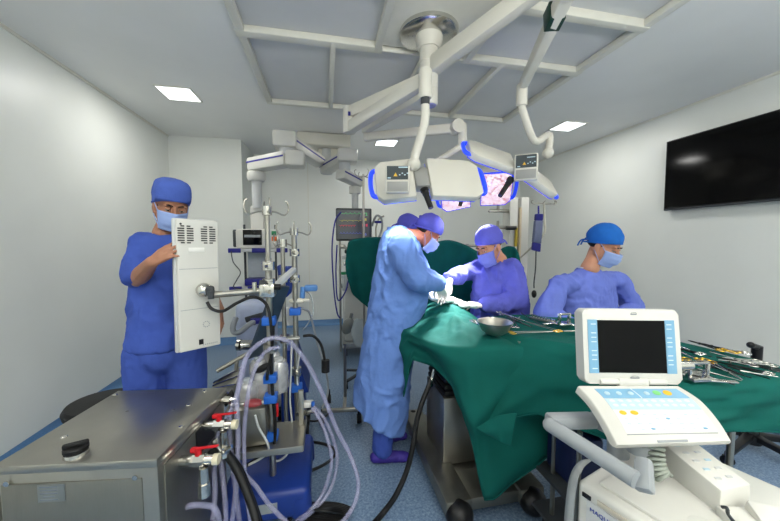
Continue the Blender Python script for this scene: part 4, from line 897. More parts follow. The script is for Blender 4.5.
cloth('instrument_table_drape', [((.90, 1.80, TZ-.012), h(455, 385, 1.72)), ((.97, 1.66, TZ-.004), h(475, 426, 1.56)), ((1.08, 1.51, TZ), h(500, 417, 1.45)), ((1.20, 1.40, TZ), h(535, 413, 1.36)), ((1.30, 1.25, TZ), (1.34, 1.16, .60)), ((1.27, 1.0, TZ), (1.26, .98, .72)), ((1.30, .90, TZ), (1.28, .86, .84)),
      ((1.50, .885, TZ), (1.50, .84, .83)), ((1.78, .885, TZ), (1.80, .84, .79)), ((1.90, .96, TZ), (1.97, .93, .75)), ((1.82, 1.3, TZ), (1.90, 1.3, .7)), ((1.78, 1.94, TZ), (1.86, 2.0, .5)), ((1.28, 2.03, TZ), (1.28, 2.10, .6)), ((.98, 2.00, TZ-.012), (.97, 2.06, .8))],
      insttop, DRAPE, 'green drape over the instrument table, hanging behind the white console', 'drape', amp=.024, freq=8, seed=5)
r = thing('instrument_table', (1.45, 1.5, 0), 'steel framed instrument table hidden under its green drape', 'table')
g = G(); g.box((1.52, 1.45, TZ-.03), (.46, 1.0, .02), bev=.004); g.box((1.24, 1.72, TZ-.031), (.42, .40, .02), bev=.004); mk('tabletop', g, STEELD, r)
for x, y in ((1.34, .99), (1.70, .99), (1.32, 1.86), (1.70, 1.86)):
    g = G(); g.cyl((x, y, .08), (x, y, TZ-.04), .013, n=10); lg = mk('leg', g, STEEL, r)
    g = G(); g.cyl((x-.015, y, .04), (x+.015, y, .04), .04, n=14); g.cyl((x, y, .04), (x, y, .1), .01, n=8); mk('caster', g, RUB, lg)
for y in (.99, 1.86):
    g = G(); g.box((1.52, y, .25), (.38, .02, .02)); mk('cross_brace', g, STEEL, r, 0)
# dark blue crate cart seen under the drapes
r = thing('blue_bin_cart', (1.17, 1.42, 0), 'dark blue bin on a black wheeled frame under the drapes, left of the console', 'cart')
g = G(); g.box((1.21, 1.31, .47), (.18, .18, .22), bev=.02); mk('bin', g, mat('deep_blue_plastic', (14, 24, 64), .45), r)
for x, y in ((1.10, 1.16), (1.32, 1.16), (1.12, 1.34), (1.32, 1.38)):
    g = G(); g.cyl((x, y, .09), (x, y, .68), .011, n=8); lg = mk('post', g, STEELD, r)
    g = G(); g.cyl((x-.017, y, .05), (x+.017, y, .05), .05, n=16); g.box((x, y, .1), (.03, .05, .03)); mk('caster', g, BLK, lg)
g = G(); g.box((1.20, 1.30, .12), (.26, .26, .02), bev=.004); mk('lower_shelf', g, DKG, r)
g = G(); g.box((1.20, 1.30, .34), (.26, .26, .02), bev=.004); mk('upper_shelf', g, DKG, r)

# small folded corner of drape
def hang(name, rows_, m, label, cat, th=.004, sub=8, amp=.012, seed=1):
    """sheet through a grid of world points (rows of equal length), with wrinkles"""
    R = [smooth_path(rw, sub) for rw in rows_]; cols_ = list(zip(*R)); C2 = [smooth_path(list(c_), sub) for c_ in cols_]
    b = bmesh.new(); vv = []
    for i, c_ in enumerate(C2):
        vv.append([b.verts.new(p) for p in c_])
    for i in range(len(vv)-1):
        for j in range(len(vv[0])-1): b.faces.new((vv[i][j], vv[i+1][j], vv[i+1][j+1], vv[i][j+1]))
    g = G(); g.b.free(); g.b = b; o = mk(name, g, m, None, 180)
    displace(o.data, lambda c_: amp*vnoise(c_*np.array([9, 9, 5])+seed*11, seed)+amp*.4*vnoise(c_*np.array([26, 26, 12]), seed+1))
    md = o.modifiers.new('thickness', 'SOLIDIFY'); md.thickness = th
    return tag(o, label, cat)
hang('drape_flap', [[at(476, 428, d=1.53), at(497, 416, d=1.48), at(517, 413, d=1.45)], [at(484, 433, d=1.50), at(500, 429, d=1.46), at(514, 430, d=1.44)], [at(492, 437, d=1.50), at(501, 442, d=1.46), at(511, 446, d=1.46)]],
     DRAPE, 'small turned up corner of green drape hanging over the big drape', 'drape', amp=.006)

# green screen drape behind the surgeons
top = [(345, 262), (348, 244), (353, 239.5), (372, 237), (390, 238), (410, 241), (430, 242.5), (449, 240), (466, 245), (480, 252), (496, 251), (508, 246), (517, 250), (522, 268), (527, 290)]
bot = [(346, 272), (352, 292), (362, 303), (374, 313), (386, 327), (398, 345), (415, 345), (436, 345), (455, 345), (470, 345), (490, 345), (505, 345), (515, 345), (521, 345), (528, 345)]
rows_ = []
for i, (a, b_) in enumerate(zip(top, bot)):
    Yc = 2.90+.035*math.sin(i*1.9)+.015*math.sin(i*4.1)
    rows_.append([at(a[0]+(b_[0]-a[0])*t, a[1]+(b_[1]-a[1])*t, Y=Yc-.05*t*math.sin(i*2.3)) for t in (0, .25, .5, .75, 1)])
hang('screen_drape', rows_, DRAPED, 'tall green screen drape raised behind the surgical team', 'drape', sub=5, amp=.014, seed=4)
r = thing('drape_frame', (.9, 2.98, 0), 'steel frame that holds up the tall green screen drape', 'frame')
g = G(); g.cyl((.30, 2.97, 1.50), (1.66, 2.97, 1.48), .012, n=8); mk('top_bar', g, STEEL, r)
for x in (.62, 1.40):
    g = G(); g.cyl((x, 2.97, .0), (x, 2.97, 1.5), .014, n=8); g.box((x, 2.97, .02), (.3, .04, .03), bev=.005); mk('upright', g, STEEL, r)

# black hose and connector hanging off the table end
cable([at(431, 378, d=1.92), at(428, 388, d=1.90), at(423, 400, d=1.88), at(417, 420, d=1.85), at(413, 445, d=1.82), at(407, 470, d=1.80), at(396, 495, d=1.76), at(384, 512, Z=.03), at(370, 528, Z=.03)], .015, RUB, 'thick black hose dropping from the operating table to the floor', 'hose', 'black_hose', k=10)
g = G(); g.cyl(at(434, 369, d=1.92), at(432, 378, d=1.92), .008, n=8); g.cyl(at(432, 378, d=1.92), at(428, 389, d=1.90), .014, n=10); g.cyl(at(430.5, 383, d=1.915), at(429.5, 386, d=1.91), .018, n=10); o = mk('hose_connector', g, CHR, None); tag(o, 'silver connector at the top of the thick black hose by the operating table', 'connector')

# ------------------------------------------------------------------ instruments on the drape
def onz(x, y, z=TZ+.012): p = at(x, y, Z=z); return p
def ring_tool(a, b, lab, ringm=CHR, spread=.022, th=.0032, rr=.013, grp='ring handled surgical instruments on the green drape', shank=CHR, nm='forceps', jaw=.35, lift=0):
    """ring handled instrument: a = ring end, b = tip"""
    a, b = V(a), V(b); a.z += lift; b.z += lift; d = (b-a); L_ = d.length; d.normalize(); s_ = V((-d.y, d.x, 0)); piv = a+d*L_*(1-jaw)
    r_ = thing(nm, (a+b)/2-V((0, 0, .004)), lab, 'surgical instrument', grp)
    for sg in (-1, 1):
        h0 = a+s_*sg*spread*.6; g = G(); g.tube(smooth_path([h0+d*rr, a+d*L_*.3+s_*sg*spread*.45, piv], 5), th, 6); mk('shank', g, shank, r_)
        g = G(); g.tube([piv, piv+d*(b-piv).length*.6+s_*sg*.003, b+s_*sg*.0015], [th*1.3, th, th*.5], 6); mk('jaw', g, shank, r_)
        g = G(); M_ = frame(h0, d, s_); g.torus((0, 0, 0), rr, .0032, None, 16, 6, (1.15, .85)) if False else None
        g = G(M_); g.torus((0, 0, 0), rr, .0024, None, 18, 6, (1.25, .95)); mk('finger_ring', g, ringm, r_)
    g = G(); g.cyl(piv-V((0, 0, .005)), piv+V((0, 0, .005)), .005, n=10); mk('pivot', g, shank, r_)
    return r_
DARKST = mat('dark_steel', (70, 70, 72), .3, 1)
NOTE = [((512, 333), (590, 331), GOLD, CHR, 'long gold ringed forceps nearest the front edge, pointing at the console', 'forceps'),
        ((558, 332), (510, 318), GOLD, CHR, 'gold ringed needle holder pointing back toward the bowl', 'needle_holder'),
        ((502, 316), (532, 329), CHR, DARKST, 'dark forceps lying across the heap right of the bowl', 'forceps'),
        ((499, 314), (524, 323), CHR, CHR, 'bright clamp topmost in the heap right of the bowl', 'clamp'),
        ((508, 327), (520, 317), CHR, CHR, 'small steel clamp right beside the bowl', 'clamp'),
        ((515, 328), (513, 319), CHR, DARKST, 'short dark clamp between the bowl and the ribbed strip', 'clamp'),
        ((472, 322), (482, 328), CHR, CHR, 'steel scissors left of the bowl', 'scissors'),
        ((683, 362), (706, 372), GOLD, CHR, 'gold ringed clamp just behind the right hand retractor', 'clamp'),
        ((702, 360), (746, 377), GOLD, DARKST, 'gold ringed dark forceps in the middle of the right hand rows', 'forceps'),
        ((708, 363), (742, 381), GOLD, CHR, 'second gold ringed forceps, in front of the dark one', 'forceps'),
        ((735, 354), (700, 345), GOLD, DARKST, 'gold ringed needle holder near the back edge at right', 'needle_holder'),
        ((722, 353), (688, 343), GOLD, DARKST, 'gold ringed forceps at the back edge behind the console screen', 'forceps'),
        ((758, 362), (722, 358), CHR, CHR, 'bright clamp in the cluster by the black handle, nearest the middle', 'clamp'),
        ((764, 365), (730, 361), CHR, CHR, 'bright clamp in the cluster by the black handle, second one', 'clamp'),
        ((770, 367), (735, 364), CHR, CHR, 'bright clamp in the cluster by the black handle, nearest the right edge', 'clamp'),
        ((775, 373), (716, 360), DARKST, DARKST, 'long dark forceps lying at the far right front', 'forceps'),
        ((768, 374), (712, 361), CHR, DARKST, 'long dark clamp beside the far right dark forceps', 'clamp'),
        ((700, 355), (672, 348), CHR, DARKST, 'steel scissors behind the gold rings, left of the back row', 'scissors'),
        ((746, 355), (715, 350), CHR, CHR, 'pale steel clamp along the back edge left of the black handle', 'clamp'),
        ((752, 368), (718, 363), CHR, CHR, 'pale steel scissors just in front of the bright clamp cluster', 'scissors')]
for i, (a, b_, rm, sm_, lb, nm) in enumerate(NOTE):
    ring_tool(onz(*a), onz(*b_), lb, rm, nm=nm, shank=sm_, lift=.002+(i % 4)*.004, rr=.014 if rm is GOLD else .012)
rods = [((694, 372), (735, 385), 'thin steel rod nearest the front edge at right'), ((698, 369), (742, 381), 'second thin steel rod from the front edge'), ((704, 365), (752, 378), 'third thin steel rod from the front edge'), ((680, 352), (702, 361), 'thin steel probe behind the gold rings'), ((676, 347), (712, 357), 'thin steel probe along the back row')]
rods += [((672, 343), (690, 350), 'thin steel probe touching the back edge beside the console screen'), ((728, 366), (770, 379), 'fourth thin steel rod, in front of the long dark forceps'), ((710, 352), (745, 361), 'thin steel probe between the back row and the bright clamps'), ((686, 366), (716, 375), 'thin steel rod just behind the right hand retractor'), ((740, 371), (778, 377), 'thin steel rod at the right front edge'), ((521, 313), (545, 327), 'thin steel probe behind the heap right of the bowl')]
for i, (a, b_, lb) in enumerate(rods):
    g = G(); p, q_ = onz(*a), onz(*b_); g.tube([p, p.lerp(q_, .3), p.lerp(q_, .32), q_], [.004, .004, .0022, .0022], 7); o = mk('probe', g, CHR if i % 2 else DARKST, None); tag(o, lb, 'surgical instrument', 'thin rods and probes on the green drape')
g = G(); p, q_ = onz(696, 375), onz(721, 381); g.tube([p, q_], .0045, 8); o = mk('probe', g, mat('white_enamel_rod', (230, 232, 230), .4), None); tag(o, 'bright white rod lying in front of the right hand retractor', 'surgical instrument', 'thin rods and probes on the green drape')

# bowl
bc = at(494.5, 334, Z=TZ+.006)
g = G(); g.lathe([(.001, .002), (.045, .002), (.07, .02), (.088, .06), (.092, .066), (.096, .067), (.094, .064), (.091, .058), (.073, .016), (.048, -.003), (.001, -.003)], (bc.x, bc.y, TZ+.012), 36)
o = mk('bowl', g, STEEL, None, 60); tag(o, 'round stainless steel bowl at the left corner of the instrument table', 'bowl')
for v in o.data.vertices: pass
# retractors
def retractor(c, sz, yaw, lab):
    r_ = thing('retractor', (c.x, c.y, TZ+.008), lab, 'surgical instrument', 'chrome sternal retractors on the green drape'); T = rotz(yaw, (c.x, c.y, TZ+.012)); s = sz
    g = G(T)
    g.box((0, 0, .09*s), (.11*s, .018, .014*s), bev=.002); g.box((-.05*s, 0, .05*s), (.016*s, .018, .09*s), bev=.002); g.box((.05*s, 0, .05*s), (.016*s, .018, .09*s), bev=.002); g.box((0, 0, .008), (.115*s, .05, .014), bev=.002); mk('frame', g, CHR, r_)
    g = G(T); g.box((-.02*s, .05, .006), (.24*s, .02, .008), bev=.002); g.box((.10*s, -.03, .004), (.12*s, .018, .006), Matrix.Rotation(-.3, 3, 'Z'), bev=.002); mk('rack_bar', g, CHR, r_)
    return T, r_
T, rr_ = retractor(at(564, 326, Z=TZ+.01), .8, .15, 'chrome frame retractor left of the console screen')
T, rr_ = retractor(at(697, 380, Z=TZ+.01), .72, -.1, 'chrome frame retractor with a cylinder, right of the console screen')
g = G(T); g.cyl((-.12, .0, .055), (-.03, .0, .055), .016, n=16); mk('cylinder', g, CHR, rr_)
# ribbed strip
r_ = thing('ribbed_strip', at(545, 319, Z=TZ+.01), 'long ribbed steel sterilising strip behind the left retractor', 'surgical instrument')
a, b_ = at(531, 317, Z=TZ+.016), at(556, 323, Z=TZ+.016); g = G(); beam(g, a, b_, .035, .012, bev=.002); mk('base', g, STEELD, r_)
for i in range(9):
    p = a.lerp(b_, (i+.5)/9); g = G(); g.box(p+V((0, 0, .012)), (.008, .03, .014), Matrix.Rotation(-.5, 3, 'Z')); mk('rib', g, CHR, r_, 0)

# ------------------------------------------------------------------ black handled stand on the right
bx, by = 3.06, 1.67
r = thing('instrument_stand', (bx, by, 0), 'black star based stand with steel pole and black handle by the right wall', 'stand')
g = G(); g.cyl((bx, by, .1), (bx, by, .20), .045, .038, 18); g.cyl((bx, by, .05), (bx, by, .11), .06, n=18); mk('hub', g, BLK, r)
pt = at(760, 347, Y=by).z
g = G(); g.cyl((bx, by, .15), (bx, by, pt-.01), .018, n=14); mk('pole', g, CHR, r)
g = G(); g.cyl((bx, by, pt-.10), (bx, by, pt+.01), .03, n=14); g.cyl((bx+.02, by, pt-.005), (bx-.10, by-.02, pt+.03), .02, n=10); g.ell((bx-.10, by-.02, pt+.03), (.025, .022, .022)); mk('handle', g, BLK, r)
for k in range(5):
    a = math.radians(195+72*k); d = V((math.cos(a), math.sin(a), 0)); g = G(); beam(g, (bx, by, .10), V((bx, by, .075))+d*.40, .055, .045, .04, .03, .008); lg = mk('leg', g, BLK, r)
    g = G(); c = V((bx, by, .032))+d*.40; g.cyl(c-V((.02, 0, 0)), c+V((.02, 0, 0)), .032, n=14); g.box(c+V((0, 0, .025)), (.04, .04, .02)); mk('caster', g, BLK, lg)
g = G(); g.box((3.62, 1.95, .10), (.36, .5, .14), bev=.03); o = mk('floor_unit', g, PLLG, None); tag(o, 'low pale grey unit on the floor by the right wall behind the black stand', 'floor unit')
cable([at(742, 478, Z=.015), at(757, 481, Z=.015), at(768, 488, Z=.015), at(790, 500, Z=.015)], .006, RUB, 'thin black cable on the floor in the bottom right corner')

# ------------------------------------------------------------------ console, front right
r = thing('console', (1.0, .62, 0), 'white wheeled medical console with dark screen and sloping keyboard, front right', 'medical console')
tl, tr, br, bl = at(585, 308.5, d=1.06), at(682, 310.5, d=1.06), at(679, 384, d=1.04), at(582, 384, d=1.04)
cx = (tl+tr+br+bl)/4; M = frame(cx, (tr-tl)+(br-bl), (tl-bl)+(tr-br)); W_ = ((tr-tl).length+(br-bl).length)/2; H_ = ((tl-bl).length+(tr-br).length)/2
def rrect(w_, h_, rad, n=5):
    out = []
    for cx_, cy_, a0 in ((w_/2-rad, h_/2-rad, 0), (-w_/2+rad, h_/2-rad, 90), (-w_/2+rad, -h_/2+rad, 180), (w_/2-rad, -h_/2+rad, 270)):
        for k in range(n+1):
            a = math.radians(a0+90*k/n); out.append((cx_+rad*math.cos(a), cy_+rad*math.sin(a)))
    return out
g = G(); g.prism(rrect(W_, H_, .016), M @ Matrix.Translation(V((0, 0, -.045))), .045, .006); mh = mk('screen_housing', g, PLW, r)
u = W_/98
g = G(M); g.box((-.5*u, -.6*u+.002, .0005), (68*u, 52*u, .003)); mk('screen', g, SCR, mh, 0)
g = G(M); g.box((-39.5*u, -.6*u+.002, .0008), (9.5*u, 53*u, .003)); mk('blue_strip', g, SKYB, mh, 0)
g = G(M); g.box((38.8*u, -.6*u+.002, .0008), (9.5*u, 53*u, .003)); mk('blue_strip', g, SKYB, mh, 0)
for sx in (-39.5, 38.8):
    for i in range(11):
        if (i*7+int(sx)) % 4 == 0: continue
        g = G(M); g.box((sx*u+(0.8*u if sx < 0 else -1*u), (22-i*4.4)*u, .0026), ((5+((i*3) % 3))*u, .9*u, .0006)); mk('print_line', g, INKW, mh, 0)
for x, y, n_ in ((3, 32.2, 6), (1, -31, 9)):
    g = G(M); g.box((x*u, y*u, .0008), (n_*u, 1.0*u, .002)); mk('maker_mark', g, INK, mh, 0)
    g = G(M); g.tube([M.inverted() @ (M @ V((x*u+n_*u*.5*math.cos(t_), y*u+1.6*u*math.sin(t_)+.4*u, .002))) for t_ in (0.3, .9, 1.57, 2.2, 2.8)], .0008, 4); mk('maker_mark', g, INK, mh, 0)
for x0, x1, dz in ((-34, -16, 0), (14, 32, 0)):
    g = G(M); g.cyl(((x0)*u, -35*u, -.002), ((x1)*u, -35*u, -.002), .010, n=14); mk('hinge', g, PLW, mh)
g = G(M); g.box((-1*u, -35.5*u, -.004), (30*u, 8*u, .022), bev=.004); mk('hinge_cover', g, PLW, mh)
# keyboard slab, curved along its depth
def bez(p, t):
    n_ = len(p)-1; t_ = t*n_; i = min(int(t_), n_-1); f = t_-i
    return V(p[i]).lerp(V(p[i+1]), f)
Lp = smooth_path([at(578, 386, d=1.03), at(591, 400, d=.985), at(604, 420, d=.93), at(617, 445, d=.87)], 6)
Rp = smooth_path([at(679, 386, d=1.03), at(701, 400, d=.985), at(719, 420, d=.93), at(732, 441, d=.87)], 6)
def Kp(s_, t_, h_=0.0):
    a, b = bez(Lp, t_), bez(Rp, t_); x = (b-a).normalized(); d = (bez(Lp, min(1, t_+.05))-bez(Lp, max(0, t_-.05))).normalized(); n_ = x.cross(d).normalized()
    if n_.z < 0: n_ = -n_
    return a.lerp(b, s_)+n_*h_
g = G(); rs = []
for k in range(19):
    t_ = k/18; th = .030 if t_ < .9 else .030-.16*(t_-.9)
    rs.append([Kp(0, t_, -.004), Kp(.012, t_, 0), Kp(.988, t_, 0), Kp(1, t_, -.004), Kp(1, t_, -th), Kp(.985, t_, -th-.003), Kp(.015, t_, -th-.003), Kp(0, t_, -th)])
g.rings(rs); kb = mk('keyboard_slab', g, PLW, r, 50)
def kq(s0, s1, t0, t1, m, nm, hh=.0012, n_=6):
    g = G(); g.rings([[Kp(s0, t0+(t1-t0)*k/n_, 0), Kp(s0, t0+(t1-t0)*k/n_, hh), Kp(s1, t0+(t1-t0)*k/n_, hh), Kp(s1, t0+(t1-t0)*k/n_, 0)] for k in range(n_+1)]); return mk(nm, g, m, kb, 0)
kq(.13, .92, .10, .30, SKYB, 'blue_key_band'); kq(.13, .92, .31, .50, PALEB, 'pale_key_band'); kq(.475, .483, .10, .30, INKW, 'divider', .0016)
kq(.13, .92, .51, .84, mat('key_field', (214, 216, 212), .45), 'key_field'); kq(.13, .92, .85, .856, INK, 'divider', .0014)
kq(.36, .62, .945, .985, PLG, 'latch', .003)
def key(s_, t_, m, w_=.03, l_=.035, hh=.0026):
    g = G(); c = Kp(s_, t_, hh); x = (Kp(1, t_)-Kp(0, t_)).normalized(); d = (Kp(s_, min(1, t_+.03))-Kp(s_, t_-.03)).normalized(); M_ = frame(c-x.cross(d)*0, x, d)
    g = G(M_); g.ell((0, 0, 0), (w_*.3, l_*.18, .0014), None, 12, 6); mk('key', g, m, kb)
key(.20, .56, YEL, .036, .04); key(.30, .56, YEL, .04, .04); key(.77, .20, YEL, .045, .055); key(.67, .20, GRNK, .042, .05)
for s_ in (.20, .31, .42, .57): key(s_, .21, PALEB, .03, .04)
for j in range(2):
    for i in range(10): key(.18+.075*i, .36+.08*j, INKW, .03, .03)
for j in range(4):
    for i in range(8):
        if (i*5+j*3) % 4 == 1 or (j == 0 and i < 2): continue
        key(.20+.09*i, .58+.07*j, (INKW, PALEB, SKYB)[0 if (i+j) % 5 else 2], .022, .018)
# neck and body
top_c = at(640, 440, d=1.02)
g = G(); g.bevhexa([at(588, 425, d=1.10), at(612, 438, d=1.02), at(640, 432, d=1.02), at(632, 408, d=1.14), at(588, 412, d=1.10), at(612, 420, d=1.02), at(640, 414, d=1.02), at(632, 398, d=1.14)], .005); mk('mount_bracket', g, PLG, r)
g = G(); g.cyl(at(618, 470, d=1.08), at(618, 428, d=1.08), .032, n=16); g.cyl(at(640, 452, d=.98), at(640, 442, d=.98), .035, n=16); mk('neck', g, PLG, r)
Z0 = .80
a, b_ = V((.747, .79, Z0)), V((.815, .575, Z0)); ax1 = (b_-a).normalized(); ax2 = V((-ax1.y, ax1.x, 0))
T = frame(a, ax2, -ax1)      # x to the right, y away from the camera
wdb, dpb = .50, .46
g = G(T); g.box((wdb/2, -dpb/2, -.30), (wdb, dpb, .60), bev=.014, seg=3); bd = mk('body', g, PLW, r)
g = G(T); g.box((wdb/2, -dpb/2, .004), (wdb-.07, dpb-.09, .012), bev=.005); mk('top_tray', g, PLW, bd)
g = G(T); g.box((-.001, -dpb/2, -.26), (.004, dpb-.06, .44), bev=.001); sd = mk('side_door', g, PLLG, bd)
g = G(T); g.box((-.004, -.03, -.030), (.004, .024, .012)); mk('slot', g, BLK, sd, 0)
g = G(T); g.box((-.004, -.16, -.026), (.004, .20, .014), bev=.001); mk('recess', g, mat('tan_plastic', (196, 188, 172), .5), sd)
text('maker_lettering', 'MAQUET', .017, T @ Matrix.Translation(V((-.0045, -.075, -.062))) @ Matrix.Rotation(PI/2, 4, 'X') @ Matrix.Rotation(-PI/2, 4, 'Y'), INKB, sd)
# raised module on the right of the top
p = [V((1.035, .78, 0)), V((1.145, .76, 0)), V((1.118, .60, 0)), V((1.01, .60, 0))]
g = G(); lo = [V((q_.x, q_.y, Z0-.02)) for q_ in p]; hi = [V((q_.x, q_.y, Z0+.075)) for q_ in p]; hi[0].z += .02; hi[1].z += .02
g.bevhexa([lo[3], lo[2], lo[1], lo[0], hi[3], hi[2], hi[1], hi[0]], .008); rm_ = mk('recorder_module', g, PLW, r)
for i in range(5):
    for j in range(2):
        c = hi[0].lerp(hi[3], .14+.17*i).lerp(hi[1].lerp(hi[2], .14+.17*i), .3+.35*j)+V((0, 0, .001)); g = G(); g.box(c, (.016, .007, .003), Matrix.Rotation(-.2, 3, 'Z')); mk('button', g, PALEB if (i+j) % 3 == 0 else PLLG, rm_, 0)
g = G(); c0_ = at(752, 506, d=.80); g.box(c0_+V((.0, .0, -.05)), (.12, .06, .05), Matrix.Rotation(-.25, 3, 'Z'), bev=.006); g.box(c0_+V((.03, -.03, -.03)), (.08, .08, .04), Matrix.Rotation(-.5, 3, 'Z') @ Matrix.Rotation(.3, 3, 'X'), bev=.006); mk('printer_cover', g, PLW, r)
g = G(); g.ell(at(703, 528, d=.80), (.05, .045, .010)); mk('domed_cover', g, PLW, r)
g = G(); g.tube(smooth_path([at(722, 507, d=.79), at(727, 508, d=.78), at(728, 514, d=.78), at(734, 522, d=.76)], 5), .004, 6); mk('cover_clip', g, DKG, r)
for x, y in ((.05, -.05), (wdb-.05, -.05), (.05, -dpb+.05), (wdb-.05, -dpb+.05)):
    c = T @ V((x, y, -Z0+.06)); g = G(); g.cyl(c-V((.02, 0, 0)), c+V((.02, 0, 0)), .06, n=18); g.cyl(c, c+V((0, 0, .16)), .02, n=10); mk('caster', g, PLG, r)
# push handle
hl, hr = at(550, 425, d=1.02), at(636, 480, d=.80)
g = G(); g.tube([hl, hr], .022, 18); g.ell(hl, (.022, .022, .022)); ph = mk('push_handle', g, PLG, r, 60)
g = G(); c1, c2 = at(641, 458, d=.80), at(631, 487, d=.78); beam(g, hr+V((.012, -.01, -.025)), at(644, 458, d=.84), .034, .046, .030, .036, .010, up=(0, 1, 0)); mk('end_bracket', g, PLG, ph)
g = G(); beam(g, hl+V((.01, .02, 0)), at(594, 420, d=1.08), .05, .042, None, None, .01); mk('handle_arm', g, PLG, ph)
# coiled cable
g = G(); c = [at(655, 442, d=.96), at(655, 452, d=.95), at(656, 462, d=.94), at(659, 471, d=.93), at(664, 478, d=.92)]; sp_ = smooth_path(c, 12); pts = []
for i, p in enumerate(sp_):
    t_ = (sp_[min(i+1, len(sp_)-1)]-sp_[max(i-1, 0)]).normalized(); u_ = t_.cross(RT).normalized(); w_ = t_.cross(u_)
for i in range(200):
    f = i/199*(len(sp_)-1); k = min(int(f), len(sp_)-2); p = sp_[k].lerp(sp_[k+1], f-k); t_ = (sp_[k+1]-sp_[k]).normalized(); u_ = t_.cross(V((.3, .8, .4))).normalized(); w_ = t_.cross(u_); a = i/199*2*PI*8
    pts.append(p+u_*math.cos(a)*.020+w_*math.sin(a)*.020)
g.tube(pts, .0055, 6); mk('coiled_cord', g, mat('grey_green_cord', (150, 158, 148), .5), r, 180)
# grey cloth hanging over the far left corner of the console
gc = mat('grey_cloth', (150, 154, 154), .9, 0, .05, 20, .3, 80)
ta = [T @ V((x, y, .008)) for x, y in ((-.012, -.12), (-.012, .015), (.10, .015), (.22, .015))]
hang('grey_cloth', [[T @ V((.02, .0, .012)), T @ V((-.006, -.004, .010)), T @ V((-.012, .0, -.10)), T @ V((-.012, .0, -.36))],
                    [T @ V((.06, .012, .012)), T @ V((.0, .016, .010)), T @ V((-.014, .02, -.10)), T @ V((-.016, .025, -.36))],
                    [T @ V((.12, .016, .014)), T @ V((.05, .035, .012)), T @ V((.02, .045, -.10)), T @ V((.02, .05, -.36))]], gc, 'grey cloth draped over the far left corner of the white console', 'cloth', amp=.006, sub=6)

# ------------------------------------------------------------------ people
def headm(c, th, pitch, roll=0, sc=1.08):
    th = math.radians(th); x = V((math.sin(th), -math.cos(th), 0)); f = V((math.cos(th), math.sin(th), 0)); z = V((0, 0, 1))
    R = Matrix(((x.x, f.x, z.x, c.x), (x.y, f.y, z.y, c.y), (x.z, f.z, z.z, c.z), (0, 0, 0, 1)))
    return R @ Matrix.Rotation(math.radians(-pitch), 4, 'X') @ Matrix.Rotation(math.radians(roll), 4, 'Y') @ Matrix.Scale(sc, 4)
def head_prims(g, M, neck):
    T0 = g.T; g.T = M
    g.ell((0, -.012, .042), (.074, .094, .083), None, 24, 16); g.ell((0, .018, -.03), (.062, .068, .078), None, 20, 14)
    g.ell((0, .048, -.088), (.034, .032, .024)); g.ell((0, .0, -.02), (.069, .075, .06))
    for s in (-1, 1):
        g.chain([(s*.056, -.005, -.05), (s*.030, .048, -.088)], [.018, .018], 10)
        g.ell((s*.032, .077, .021), (.024, .011, .007)); g.ell((s*.040, .056, -.030), (.022, .020, .020)); g.ell((s*.011, .097, -.037), (.009, .010, .008))
        g.ell((s*.076, -.010, -.010), (.009, .018, .030), Matrix.Rotation(s*.25, 3, 'Z')); g.ell((s*.076, -.004, -.034), (.007, .010, .011))
    g.chain([(0, .083, .008), (0, .098, -.020), (0, .106, -.034)], [.009, .010, .0125], 10)
    g.ell((0, .083, -.061), (.022, .010, .006)); g.ell((0, .081, -.071), (.019, .011, .006))
    nb = M @ V((0, -.025, -.05)); g.T = T0
    g.chain([nb, nb.lerp(neck, .5), neck], [.055, .054, .066], 16)
def hand_prims(g, W, d, n, right, curl=(.4, .5, .35), spread=.06, s=1.0, thumb=.6):
    W = V(W); d = V(d).normalized(); n = V(n); n = (n-d*n.dot(d)).normalized(); t = d.cross(n) if right else n.cross(d)
    L_ = [.068, .076, .070, .054]; offs = [.030, .010, -.010, -.028]; kn = [.088, .091, .086, .078]
    for i in range(4):
        a = W+d*.005+t*offs[i]*.55*s; k = W+(d*kn[i]+t*offs[i])*s
        g.chain([a, k], [.014*s, .0115*s], 8)
        dd = (d+t*(offs[i]/.03)*spread).normalized(); p = k; rd = [.0088, .0080, .0070, .0058]; pts = [p]; ang = 0
        for j, fr in enumerate((.46, .30, .24)):
            ang += curl[j]*(1+.08*i); p = p+(dd*math.cos(ang)+n*math.sin(ang))*L_[i]*fr*s; pts.append(p)
        g.chain(pts, [r_*s for r_ in rd], 8)
    g.ell(W+d*.045*s, (.030*s, .030*s, .016*s), frame((0, 0, 0), d, t).to_3x3(), 12, 8)
    tp = [W+(d*.012+t*.016)*s, W+(d*.042+t*.040+n*.010)*s, W+(d*.066+t*(.044+.012*thumb)+n*.022)*s, W+(d*.088+t*(.040+.010*thumb)+n*.034)*s]
    g.chain(tp, [.014*s, .0115*s, .010*s, .0075*s], 8)
def ring(c, rx, ry, th, tilt=0, n=28, sq=1.0):
    th = math.radians(th); x = V((math.sin(th), -math.cos(th), 0)); f = V((math.cos(th), math.sin(th), 0)); out = []
    for k in range(n):
        a = 2*PI*k/n; p = V(c)+x*math.cos(a)*rx+f*math.sin(a)*ry; p.z += tilt*((p-V(c)).dot(RT)); out.append(p)
    return out
def pr_ring(xl, xr, y, Yc, hd, th, tilt=0):
    a, b = at(xl, y, Y=Yc), at(xr, y, Y=Yc); c = (a+b)/2; return ring(c, (b-a).length/2, hd, th, tilt)
def wrinkle(a1=.007, f1=(13, 13, 8), a2=.005, f2=(30, 30, 18), seed=1):
    def fn(c):
        wv = vnoise(c*5+seed, seed+3)*.9
        q = c*np.array(f1)+wv[:, None]; r1 = vnoise(q, seed); rid = 1-2*np.abs(r1)
        return a1*rid*1.0 + a1*.5*vnoise(c*7, seed+8) + a2*(1-2*np.abs(vnoise(c*np.array(f2)+wv[:, None]*2, seed+5)))*.8
    return fn
